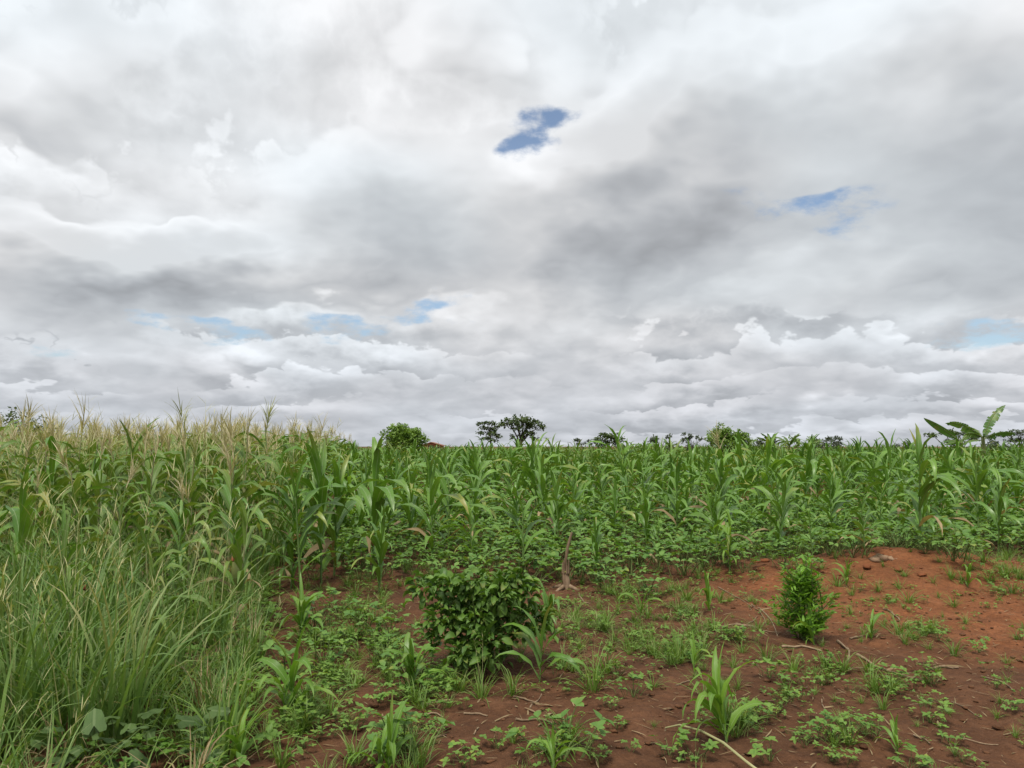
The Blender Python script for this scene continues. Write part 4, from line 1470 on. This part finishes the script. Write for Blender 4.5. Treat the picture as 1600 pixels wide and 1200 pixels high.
def build_shrub():
    rng = random.Random(19)
    x, y, z = on_ground(1257, 1000)
    lance = {'geo': [oval_leaf(1, .24, .1, b, 3, .3, .03, 'lance', seed=s) for s, b in enumerate((.2, .5, .8))], 'mat': MAT['shrub']}
    lv, stems = [], []
    # shoots: bushy foot, upper part leaning to one side
    for i in range(135):
        up = i >= 72
        a = rng.uniform(0, 6.28)
        if up:
            foot = Vector((rng.gauss(.02, .06), rng.gauss(0, .06), rng.uniform(.2, .32)))
            e = Vector((rng.uniform(-.19, .12), rng.uniform(-.12, .12), rng.uniform(.42, .70)))
            if e.z > .58:
                e.x -= .04
        else:
            foot = Vector((rng.gauss(0, .03), rng.gauss(0, .03), 0))
            e = Vector((math.cos(a) * rng.uniform(.08, .31), math.sin(a) * rng.uniform(.08, .24), rng.uniform(.12, .42)))
        mid = (foot + e) / 2 + Vector((0, 0, .04))
        if i % 4 == 0:
            stems.append(([tuple(foot), tuple(mid), tuple(e)], [.008, .006, .003]))
        for s in range(15):
            f = rng.uniform(.25, 1.0)
            p = foot.lerp(e, f) + Vector((rng.gauss(0, .012), rng.gauss(0, .012), rng.gauss(0, .012)))
            b = rng.uniform(0, 6.28)
            out = (e - foot).normalized() * .8 + Vector((math.cos(b), math.sin(b), .25))
            lv.append((look_matrix(p, out, rng.uniform(.05, .10), rng), rng.randrange(3), p.y - .2 * p.z))
    cluster_plant('narrow_leaved_shrub', 'bright green narrow-leaved shrub leaning to one side beside the red mound', 'shrub', (x, y), lv, lance, 'shrub_leaf', stems, 290, 4)


build_bush()
build_shrub()


# ------------------------------------------------------------------ grasses
GR = random.Random(71)
TALL = [tuft_template(s, 40, 1.12, 1.2, .015, 3) for s in (1, 2, 3)] + [tuft_template(s, 44, .95, 1.4, .020, 3) for s in (4, 5)] + [tuft_template(s, 16, .85, 1.8, .034, 2) for s in (9, 10)]
LOWT = [tuft_template(s, 40, .46, 2.4, .012, 0, 5, 1.5) for s in (6, 7, 8)]
TALLM = [(b.mesh('grass_blades', [MAT['grass']]), s.mesh('seed_stalks', [MAT['seed']])) for b, s in TALL]
LOWM = [b.mesh('grass_blades', [MAT['grass_low']]) for b, s in LOWT]


VX, VY, _ = on_ground(235, 1185)


def in_grass(x, y):
    if (x - VX) ** 2 / .14 + (y - VY + .25) ** 2 / .16 < 1:
        return False
    return x < stand_edge(y) - .05 and in_view(x, y, .5)


pts = scatter(GR, -6.5, -1.0, 2.9, 9.0, .27, in_grass, 9000)
pts.sort(key=lambda p: math.hypot(*p))
CLUMPS = [(270, 1090, 'thick clump of tall grass, nearest to the soil and the vine', 0), (330, 1030, 'broad blue-green clump of tall grass at the edge of the clearing', 3), (110, 1110, 'tall pale grass clump with loose seed plumes near the frame corner', 1),
          (60, 1030, 'tall straggling grass clump with crossing seed stalks before the broad-leaved maize', 2), (210, 1010, 'upright grass clump before the beige-tasselled maize', 0), (372, 955, 'grass clump spilling towards the dark furrow', 4),
          (180, 1170, 'low arching grass clump behind the vine', 3), (392, 1050, 'low feathery grass clump near the light green young maize', 4), (20, 1180, 'grass clump with blurred broad blades in the bottom corner', 4)]
clump_xy = []
for i, (px, py, lab, k) in enumerate(CLUMPS):
    x, y, z = on_ground(px, py)
    clump_xy.append((x, y))
    rng = random.Random(90 + i)
    t = thing('grass_clump', lab, 'grass clump', (x, y, z - .01), rng.uniform(0, 6.28), 'tall grass clumps of the weedy stand')
    for nm, me in zip(('blades', 'seed_heads'), TALLM[k]):
        link(nm, me, t).scale = [rng.uniform(.9, 1.1) * (.62 if i in (5, 7) else 1)] * 3
mass = Geo()
for (x, y) in pts:
    k = GR.choice(TALL)
    edge = stand_edge(y) - x
    s = GR.uniform(.6, 1.12) * min(1, .38 + edge * .6) * interp(y, [(3, .7), (4.2, 1.0), (5.4, 1.05), (6.5, .98), (9, .85)])
    if GR.random() < (.0 if y < 6.5 else .3):
        continue
    M = M4(x, y, gh(x, y) - .01, GR.uniform(0, 6.28), (s * 1.1, s * 1.1, s), GR.gauss(0, .08), GR.gauss(0, .08))
    mass.put(k[0], M)
    if GR.random() < .45:
        mass.put(k[1], M, mat=1)
for (x, y) in scatter(GR, -14, -2, 8.5, 18, .55, in_grass, 3000):
    k = GR.choice(TALL[:2] + TALL[4:])
    M = M4(x, y, gh(x, y), GR.uniform(0, 6.28), GR.uniform(.8, 1.2))
    mass.put(k[0], M)
    mass.put(k[1], M @ M4(0, 0, 0, 1.0, 1.25), mat=1)
    mass.put(TALL[0][1], M @ M4(.1, .1, 0, 2.0, 1.35), mat=1)
for (x, y) in scatter(GR, -7, -1.0, 2.6, 9.0, .24, lambda a, b: in_grass(a - .08, b), 9000):
    s = GR.uniform(.6, 1.2)
    mass.put(GR.choice(LOWT)[0], M4(x, y, gh(x, y) - .01, GR.uniform(0, 6.28), s), mat=2 if GR.random() < .8 else 3)
def weedy_template(seed):
    rg = random.Random(seed)
    gq = Geo()
    for i in range(5):
        a, h = rg.uniform(0, 6.28), rg.uniform(.30, .62)
        tip = Vector((.16 * math.cos(a), .16 * math.sin(a), h))
        tube([(0, 0, 0), tuple(tip * .5 + Vector((0, 0, .05))), tuple(tip)], [.004, .003, .002], 3, geo=gq, mat=1, cap=False)
        for q in range(8):
            p = tip * rg.uniform(.35, 1.0)
            s = rg.uniform(.08, .16)
            gq.put(rg.choice(TRI), M4(p.x, p.y, p.z - .04, rg.uniform(0, 6.28), s, rg.gauss(0, .2), rg.gauss(.1, .3)), r=rg.random())
    return gq


WEEDY = [weedy_template(s) for s in range(760, 765)]
for gq in WEEDY:
    gq.pack()
    gq.m[0] = np.where(gq.m[0] == 1, 5, 4).astype(np.int32)
for (x, y) in scatter(GR, -7, -1.0, 3.2, 9.5, .42, in_grass, 3000):
    if GR.random() < (.14 if y < 5.4 else .42):
        s = GR.uniform(.6, 1.15)
        mass.put(GR.choice(WEEDY), M4(x, y, gh(x, y), GR.uniform(0, 6.28), (s, s, s * 1.3)), r=GR.random())
tag(link('grass', mass.mesh('grass', [MAT['grass'], MAT['seed'], MAT['grass_low'], MAT['maize_dry'], MAT['bean'], MAT['stem']])), 'tall tangled grass filling the weedy stand', kind='stuff')

TUFTS = [
    (925, 1080, .62, 'upright grass tuft on the soil beside the dark young maize'), (880, 1045, .5, 'grass tuft leaning out next to the dark leafy bush'), (752, 1092, .42, 'sparse sprawling grass tuft in front of the dark leafy bush'),
    (1060, 1035, .5, 'grassy patch in the middle of the bare soil'), (1100, 1020, .42, 'dense grass tuft behind the large young maize'), (598, 932, .36, 'fine grass tuft at the foot of the short maize in the furrow'),
    (585, 1000, .34, 'yellowing thin grass tuft on the soil before the dark furrow'), (1150, 1150, .36, 'grass growing round the large young maize'), (1240, 1050, .36, 'thin arching grass tuft on the soil below the shrub'),
    (1345, 905, .26, 'small grass tuft on the crest of the mound'), (1405, 920, .28, 'grass tuft on the flank of the mound'), (1330, 960, .24, 'wispy grass tuft on the mound beside the shrub'), (1180, 945, .24, 'low grass tuft at the foot of the mound'),
    (1480, 1115, .22, 'thin grass tuft on bare soil past the long dry stick'), (1590, 905, .3, 'grass tuft at the edge of the clearing beyond the mound'), (960, 1000, .3, 'low grass patch below the broken stump'), (1160, 1020, .26, 'small grass tuft between the grassy patch and the shrub'),
    (1290, 925, .22, 'dry grass tuft on the mound behind the shrub'), (1380, 980, .22, 'thin grass tuft on red soil under the mound'), (700, 1105, .22, 'little grass tuft at the edge of the straw'),
]
for i, (px, py, s, lab) in enumerate(TUFTS):
    x, y, z = on_ground(px, py)
    rng = random.Random(140 + i)
    t = thing('grass_tuft', lab, 'grass tuft', (x, y, z - .01), rng.uniform(0, 6.28), 'grass tufts on the soil')
    o = link('blades', LOWM[i % 3], t)
    s *= 1.15
    o.scale = (s * 1.2, s * 1.2, s * rng.uniform(1.0, 1.3))
    if i < 5:
        o2 = link('seed_heads', TALLM[i % 3][1], t)
        o2.scale = [s * .62] * 3

# ------------------------------------------------------------------ small plants on the bare soil
NUTS = [(545, 1105), (590, 1098), (648, 1140), (690, 1150), (775, 1170), (742, 1180), (958, 1108), (962, 1140), (978, 1175), (990, 1090), (1040, 1180), (1085, 1190), (1180, 1110), (1215, 1120), (1240, 1150), (1260, 1165),
        (1200, 1060), (1225, 1070), (1285, 1070), (1305, 1060), (1380, 1070), (1395, 1085), (1465, 1070), (1470, 1000), (1450, 985), (1555, 1075), (1530, 1020), (1435, 1105), (1455, 1130), (1310, 1130), (1350, 1140), (1365, 1150),
        (1500, 1190), (1420, 1205), (1210, 1190), (520, 1150), (480, 1170), (560, 1140), (640, 1050), (600, 1060), (540, 1010), (520, 1030), (1120, 985), (1060, 970), (1040, 950), (1090, 915), (1150, 912), (1185, 908), (1010, 940),
        (1360, 940), (1425, 955), (1300, 935), (1250, 905), (1340, 925), (1395, 945), (1545, 950), (1590, 1000), (1575, 1110), (720, 1200), (930, 1190), (1300, 1190), (1480, 1160), (900, 1000), (940, 985), (500, 1080), (450, 1190), (560, 950), (620, 960), (530, 925)]
nuts = []
for i, (px, py) in enumerate(NUTS):
    x, y, z = on_ground(px + GR.uniform(-6, 6), py)
    rng = random.Random(5000 + i)
    s = rng.uniform(.45, 1.05) * (.75 if py < 970 else 1)
    nuts.append(add_leafy('groundnut_plant', 'x', 'groundnut', x, y, .12 * s, .15 * s, rng.randint(7, 12), NUTLEAF, rng, 'groundnut plants on the bare soil'))
say_which(nuts, 'small groundnut plant on the soil', 'small groundnut plant on the bare soil')

# taller groundnut or bean growth round the bush and young maize
BIGS = [(640, 1075, 'leafy groundnut plant under the light green young maize before the bush'), (600, 1040, 'leafy bean plant spreading beside the dark leafy bush'), (500, 985, 'bean plant with broad leaves at the grass edge below the furrow'),
        (560, 905, 'bean plant inside the dark furrow beside the short maize'), (620, 890, 'bean plant on the furrow bank'), (545, 880, 'bean plant at the back of the dark furrow'), (880, 1190, 'groundnut plant round the spreading young maize'), (640, 1190, 'groundnut plant beside the bright young maize'),
        (528, 965, 'bean plant on the soil between the grass edge and the short maize'), (505, 1040, 'bean plant on the soil beside the light green young maize clump'), (575, 985, 'bean plant on the soil before the short maize of the furrow'), (610, 1010, 'bean plant spreading close to the dark leafy bush'), (650, 900, 'bean plant hiding the end of the dark furrow'),
        (1225, 890, 'pale green bean plant at the top of the narrow-leaved shrub'), (450, 1075, 'weedy bean plant in the shade of the grass edge')]
for i, (px, py, lab) in enumerate(BIGS):
    x, y, z = on_ground(px, py)
    rng = random.Random(5600 + i)
    add_leafy('bean_plant', lab, 'bean plant', x, y, .24, .28, 14, BEANLEAF, rng, 'bean plants in the clearing')


# vine with big lobed leaves in the bottom corner
def lobed_leaf(seed):
    rng = random.Random(seed)
    g = Geo()
    n = 15
    ring, uv = [], []
    for i in range(n):
        a = -2.75 + 5.5 * i / (n - 1)
        r = .50 * (1 + .28 * math.cos(a * 2.6)) * rng.uniform(.93, 1.07) * (1.1 - .12 * abs(a))
        ring.append((r * math.cos(a) + .35, r * math.sin(a), -.10 * r + .05 * math.sin(a * 5 + seed)))
        uv.append((.5 + .5 * math.sin(a), .5 + .5 * math.cos(a)))
    v = [(.2, 0, .05)] + ring
    f = [[0, i + 1, i + 2, i + 3] for i in range(0, n - 2, 2)]
    g.add(v, f, [(.5, .3)] + uv, 0)
    tube([(0, 0, -1.0), (.05, 0, -.4), (.2, 0, .045)], [.02, .02, .016], 4, geo=g, mat=1, cap=False)
    return g.mesh('vine_leaf', [MAT['vine'], MAT['stem']])


VL = [lobed_leaf(s) for s in range(4)]
x, y, z = on_ground(235, 1185)
t = thing('vine', 'big-leaved dull green vine at the bottom under the tall grass', 'vine', (x, y, z))
rng = random.Random(33)
link('runner', tube([(-.45, -.1, .03), (-.2, .05, .06), (.05, -.03, .05), (.32, .06, .07), (.5, -.02, .03)], [.008, .009, .009, .008, .005], 5).mesh('runner', [MAT['stem']]), t)
for i in range(36):
    o = link('leaf', VL[i % 4], t)
    h = rng.uniform(.08, .26)
    o.location = (rng.uniform(-.36, .36), rng.uniform(-.40, .06), h)
    s = rng.uniform(.07, .13)
    o.scale = (s, s, s)
    o.rotation_euler = (rng.gauss(0.35, .3), rng.gauss(0, .3), rng.uniform(0, 6.28))

# ------------------------------------------------------------------ stump, sticks, stones
def build_stump():
    x, y, z = on_ground(884, 920)
    t = thing('broken_stump', 'broken grey-brown stump with a thin leaning stick at the bean edge', 'stump', (x, y, z - .02))
    rng = random.Random(9)
    pts, rad = [], []
    for i in range(6):
        s = i / 5
        pts.append((.01 * math.sin(s * 5), 0, s * .22))
        rad.append(.052 * (1 - .30 * s) * rng.uniform(.9, 1.1))
    g = tube(pts, rad, 9)
    link('base', g.mesh('stump_base', [MAT['wood']]), t)
    for i in range(9):          # splinters
        a = i * .7
        q = .036
        link('splinter', tube([(q * math.cos(a), q * math.sin(a), .2), (q * 1.1 * math.cos(a), q * 1.1 * math.sin(a), rng.uniform(.30, .38))], [.014, .003], 4).mesh('splinter', [MAT['wood']]), t)
    link('stick', tube([(-.02, 0, .16), (0.0, 0, .33), (.025, 0, .50), (.075, .0, .67)], [.020, .018, .017, .014], 7).mesh('stick', [MAT['wood']]), t)
    for a in (-.6, 1.2, 2.6, 4.0):
        link('root', tube([(.05 * math.cos(a), .05 * math.sin(a), .05), (.16 * math.cos(a), .16 * math.sin(a), .02), (.27 * math.cos(a), .27 * math.sin(a), -.02)], [.03, .018, .006], 5).mesh('root', [MAT['wood']]), t)


build_stump()
STICKS = [(1340, 1025, 1445, 1066, 7), (1309, 1004, 1326, 1036, 7), (1165, 938, 1215, 995, 3.5), (1122, 918, 1200, 985, 2.5), (1110, 978, 1188, 985, 3.5), (1135, 992, 1182, 965, 3), (1150, 975, 1220, 990, 3), (670, 1161, 697, 1150, 5), (664, 1120, 692, 1123, 5),
          (725, 1116, 762, 1120, 5), (803, 1090, 838, 1100, 5), (806, 1125, 862, 1131, 6), (650, 1103, 705, 1099, 4), (1222, 1012, 1284, 1019, 6), (1284, 1044, 1300, 1025, 6), (1056, 1072, 1078, 1065, 4), (1178, 1098, 1209, 1096, 3), (1453, 1047, 1497, 1045, 6),
          (1487, 1097, 1531, 1122, 3), (1428, 1151, 1453, 1164, 5), (1284, 1094, 1292, 1112, 3), (1534, 1058, 1584, 1081, 4), (1381, 953, 1406, 970, 4), (1328, 1000, 1347, 995, 5), (1318, 1048, 1370, 1040, 2.5), (1500, 1155, 1560, 1165, 3), (740, 1150, 748, 1138, 4),
          (828, 1108, 846, 1086, 4), (690, 995, 715, 990, 3), (1130, 880, 1142, 884, 4), (905, 930, 922, 945, 4), (1240, 1085, 1262, 1075, 3)]
sticks = []
for i, (x1, y1, x2, y2, w) in enumerate(STICKS):
    rng = random.Random(6000 + i)
    a, b = Vector(on_ground(x1, y1)), Vector(on_ground(x2, y2))
    mid = (a + b) / 2
    r = w / 1200 * mid.y * .5 * .66
    t = thing('dry_stalk', 'x', 'dry stalk', (mid.x, mid.y, gh(mid.x, mid.y)), 0, 'dry stalks on the soil')
    n = 7
    P, Rr = [], []
    perp = Vector((-(b - a).y, (b - a).x, 0)) * rng.uniform(-.07, .07)
    for j in range(n):
        s = j / (n - 1)
        p = a.lerp(b, s) + perp * math.sin(s * 3.14)
        p.z = gh(p.x, p.y) + r * .8 + .008 * math.sin(s * 3.14) * rng.random()
        P.append(p - mid.xyz.copy() if False else Vector((p.x - mid.x, p.y - mid.y, p.z - gh(mid.x, mid.y))))
        Rr.append(r * (1.0 - .35 * s) * (1.18 if j % 3 == 0 else .95))
    link('stem', tube(P, Rr, 6).mesh('dry_stem', [MAT['straw']]), t)
    if rng.random() < .6:
        v, f, uv = blade(min(.16, (b - a).length * rng.uniform(.3, .6)), min(.012, r * 2.2), 6, 1.3, rng.uniform(.1, .5), fold=.5, wave=.3, twist=2, across=2, shape='grass')
        o = link('husk', Geo().add(v, f, uv).mesh('dry_husk', [MAT['maize_dry']]), t)
        o.location = P[rng.randint(1, 4)]
        o.rotation_euler = (0, 0, rng.uniform(0, 6.28))
    sticks.append(t)
sticks[0]['label'] = 'long dry stick lying alone on the bare soil, largest of all'
sticks[1]['label'] = 'short thick dry stick beside the long one'
say_which(sticks[2:], 'dry straw-coloured stalk lying on the soil', 'dry straw-coloured stalk on the soil')

# withered leaves and husks lying about
lying = []
for i in range(34):
    rng = random.Random(6500 + i)
    if i < 12:
        px, py = rng.gauss(835, 32), rng.gauss(1112, 12)
    else:
        px, py = rng.uniform(620, 1560), rng.uniform(940, 1180)
    x, y, z = on_ground(px, py)
    o = link('withered_leaf', rng.choice(LEAF[('low', 'maize_dry')]))
    o.location = (x, y, z + .012)
    o.rotation_euler = (rng.uniform(-.2, .2), rng.uniform(-1.5, -1.2) + 2.6, rng.uniform(0, 6.28))
    o.rotation_euler = (rng.uniform(-.2, .2), .35, rng.uniform(0, 6.28))
    s = rng.uniform(.10, .22)
    o.scale = (s, s * 1.1, s * .25)
    tag(o, 'x', 'withered leaf', 'withered leaves on the soil')
    lying.append(o)
say_which(lying, 'withered straw-coloured leaf on the soil', 'withered straw-coloured leaf lying on the soil')

# curved pale stem in front
pp = [(1040, 1137, .02), (1062, 1134, .05), (1095, 1141, .09), (1130, 1160, .10), (1165, 1185, .08), (1195, 1212, .03)]
base = on_ground(1115, 1165)
P = []
for px, py, hz in pp:
    x, y = pix_ground(px, py, gh(*pix_ground(px, py)) + hz)
    P.append((x - base[0], y - base[1], gh(x, y) + hz - base[2]))
t = thing('fallen_stem', 'curved pale green stem arching over the soil at the bottom', 'stem', base)
link('stem', tube(P, [.004, .006, .0065, .007, .0075, .008], 6).mesh('pale_stem', [MAT['seed']]), t)
link('stub', tube([P[0], (P[0][0] - .005, P[0][1], P[0][2] - .045)], [.006, .004], 5).mesh('stem_stub', [MAT['straw']]), t)


def lump_geo(seed, rough=.38):
    rng = random.Random(seed)
    me = bpy.data.meshes.new('tmp')
    bm = bmesh.new()
    bmesh.ops.create_cube(bm, size=1.0)
    bmesh.ops.subdivide_edges(bm, edges=bm.edges[:], cuts=1, use_grid_fill=True)
    for v in bm.verts:
        v.co = v.co.normalized() * .5 * (1 + rng.uniform(-rough, rough))
    v = [tuple(q.co) for q in bm.verts]
    bm.verts.index_update()
    f = [[q.index for q in fc.verts] for fc in bm.faces]
    bm.free()
    bpy.data.meshes.remove(me)
    return Geo().add(v, f)


x, y, z = on_ground(1380, 876)
t = thing('pale_root', 'pale knobbly root lump lying on the crest of the red mound', 'root', (x, y, z))
for i, (dx, dz, s) in enumerate([(-.09, .01, .12), (0, .03, .13), (.09, .01, .11), (.16, -.01, .08)]):
    o = link('lump', lump_geo(40 + i, .3).mesh('root_lump', [MAT['stone']]), t)
    o.location = (dx, 0, dz)
    o.scale = (s * 1.3, s, s * .7)
    o.rotation_euler = (0, .25 * i, .4 * i)
CLODS = [(1120, 1128, .06), (806, 1150, .05), (1262, 1082, .045), (1290, 1070, .06), (1195, 878, .13), (1265, 895, .10), (1180, 880, .09), (1440, 900, .10), (1405, 892, .12), (1355, 888, .12), (1500, 930, .08), (560, 1140, .06), (520, 1120, .06), (990, 925, .08), (700, 1140, .04), (1350, 1170, .06), (1560, 1140, .07), (1170, 1180, .05), (1080, 1130, .05)]
LUMP = [lump_geo(s) for s in range(60, 64)]
LM = {k: [g.mesh('clod', [MAT[k]]) for g in LUMP] for k in ('clod', 'clod_red')}
clods = []
for i, (px, py, s) in enumerate(CLODS):
    x, y, z = on_ground(px, py)
    rng = random.Random(i)
    o = link('soil_clod', rng.choice(LM['clod_red' if py < 960 and px > 1100 else 'clod']))
    o.location = (x, y, z + s * .15)
    s *= .8
    o.scale = (s * rng.uniform(.9, 1.6), s, s * .55)
    o.rotation_euler = (0, rng.uniform(-.3, .3), rng.uniform(0, 6))
    tag(o, 'x', 'soil clod', 'lumps of earth on the soil')
    clods.append(o)
say_which(clods, 'rounded lump of earth on the soil', 'rounded lump of earth on the soil')

# crumbs of earth and bits of straw
g, g2, g3 = Geo(), Geo(), Geo()
SC = random.Random(81)


def clearing(x, y):
    return x > stand_edge(y) - .2 and not in_field(x, y) and in_view(x, y, .3)


for (x, y) in scatter(SC, -2.6, 8.5, 3.0, 11.5, .055, clearing, 9000):
    s = .006 + .032 * SC.random() ** 4
    red = ((x - 5.2) / 3) ** 2 + ((y - 9.3) / 1.6) ** 2 < 1
    g.put(SC.choice(LUMP), M4(x, y, gh(x, y) + s * .2, SC.uniform(0, 6), (s * SC.uniform(1, 1.7), s, s * .55)), r=SC.random(), mat=1 if red else 0)
tag(link('soil_crumbs', g.mesh('soil_crumbs', [MAT['clod'], MAT['clod_red']])), 'crumbs of earth scattered over the clearing', kind='stuff')
for (x, y) in scatter(SC, -2.6, 8.5, 3.0, 11.0, .06, lambda a, b: clearing(a, b) and SC.random() < (.6 + 1.6 * max(0, float(vnoise(a * .8, b * .8, 55)))), 8000):
    L = .02 + .13 * SC.random() ** 2
    v, f, uv = blade(L, SC.uniform(.003, .010), 3, 1.45, SC.uniform(-.1, .25), fold=0, across=1, shape='grass', side=SC.uniform(-.2, .2))
    g2.put(Geo().add(v, f, uv, SC.random()), M4(x, y, gh(x, y) + .008, SC.uniform(0, 6.28)))
tag(link('straw_litter', g2.mesh('straw_litter', [MAT['maize_dry']])), 'bits of straw littering the soil', kind='stuff')
# seedling weeds
WT = [leafy_template(s, 7, .05, .06, QUAD) for s in range(700, 705)]
for (x, y) in scatter(SC, -2.6, 8.5, 3.0, 11.5, .13, lambda a, b: clearing(a, b) and SC.random() < .16 + 2.2 * max(0, float(vnoise(a * .9 + 5, b * .9, 57))), 8000):
    s = SC.uniform(.5, 1.3)
    if SC.random() < .5:
        g3.put(SC.choice(WT), M4(x, y, gh(x, y), SC.uniform(0, 6.28), s), r=SC.random())
    else:
        s *= SC.choice((.16, .22, .3, .45))
        g3.put(SC.choice(LOWT)[0], M4(x, y, gh(x, y), SC.uniform(0, 6.28), (s * 1.2, s * 1.2, s)), mat=2)
# patches where weeds run together
WT2 = [leafy_template(s, 9, .07, .10, TRI) for s in range(720, 724)]
PATCHES = [(560, 965, 75, 60), (505, 1005, 50, 50), (520, 1060, 60, 50), (600, 1010, 60, 40), (580, 925, 70, 36), (480, 1110, 40, 40), (660, 905, 60, 26), (700, 1080, 70, 30), (1000, 1005, 95, 60), (930, 975, 70, 45), (1070, 1025, 80, 60), (890, 950, 60, 30), (1150, 1000, 60, 28), (690, 1060, 60, 30), (600, 1040, 70, 40), (560, 1000, 50, 24), (640, 1090, 60, 34), (1080, 960, 70, 26), (1040, 930, 70, 24),
           (1160, 1130, 70, 40), (1230, 1100, 60, 22), (1400, 1070, 60, 20), (1290, 1050, 60, 20), (860, 1180, 60, 30), (620, 1170, 80, 34), (480, 1140, 50, 30), (1450, 990, 70, 22), (1120, 905, 80, 20), (1560, 930, 60, 26), (930, 1060, 60, 24), (1300, 1160, 80, 24), (530, 1080, 50, 18), (980, 920, 90, 34), (1540, 900, 70, 30)]
for px, py, rr, n in PATCHES:
    for _ in range(int(n * .6)):
        a, q = SC.uniform(0, 6.28), SC.gauss(0, .55)
        x, y, z = on_ground(px + rr * q * math.cos(a), min(1230, py + rr * .45 * q * math.sin(a)))
        t_ = SC.random()
        if t_ < .36:
            g3.put(SC.choice(WT), M4(x, y, z, SC.uniform(0, 6.28), SC.uniform(.6, 1.9)), r=SC.random())
        elif t_ < .70:
            g3.put(SC.choice(WT2), M4(x, y, z, SC.uniform(0, 6.28), SC.uniform(.5, 1.5)), r=SC.random())
        else:
            s = SC.uniform(.14, .5)
            g3.put(SC.choice(LOWT)[0], M4(x, y, z, SC.uniform(0, 6.28), (s * 1.3, s * 1.3, s)), mat=2)
# undergrowth at the foot of the tall grass
for (x, y) in scatter(SC, -4, -1, 3.0, 9.2, .11, lambda a, b: -.75 < a - stand_edge(b) < .12, 4000):
    g3.put(SC.choice(WT), M4(x, y, gh(x, y), SC.uniform(0, 6.28), SC.uniform(1.2, 3.0)), r=SC.random())
tag(link('weeds', g3.mesh('weeds', [MAT['groundnut'], MAT['stem'], MAT['grass_low']])), 'tiny seedlings and weeds over the clearing', kind='stuff')
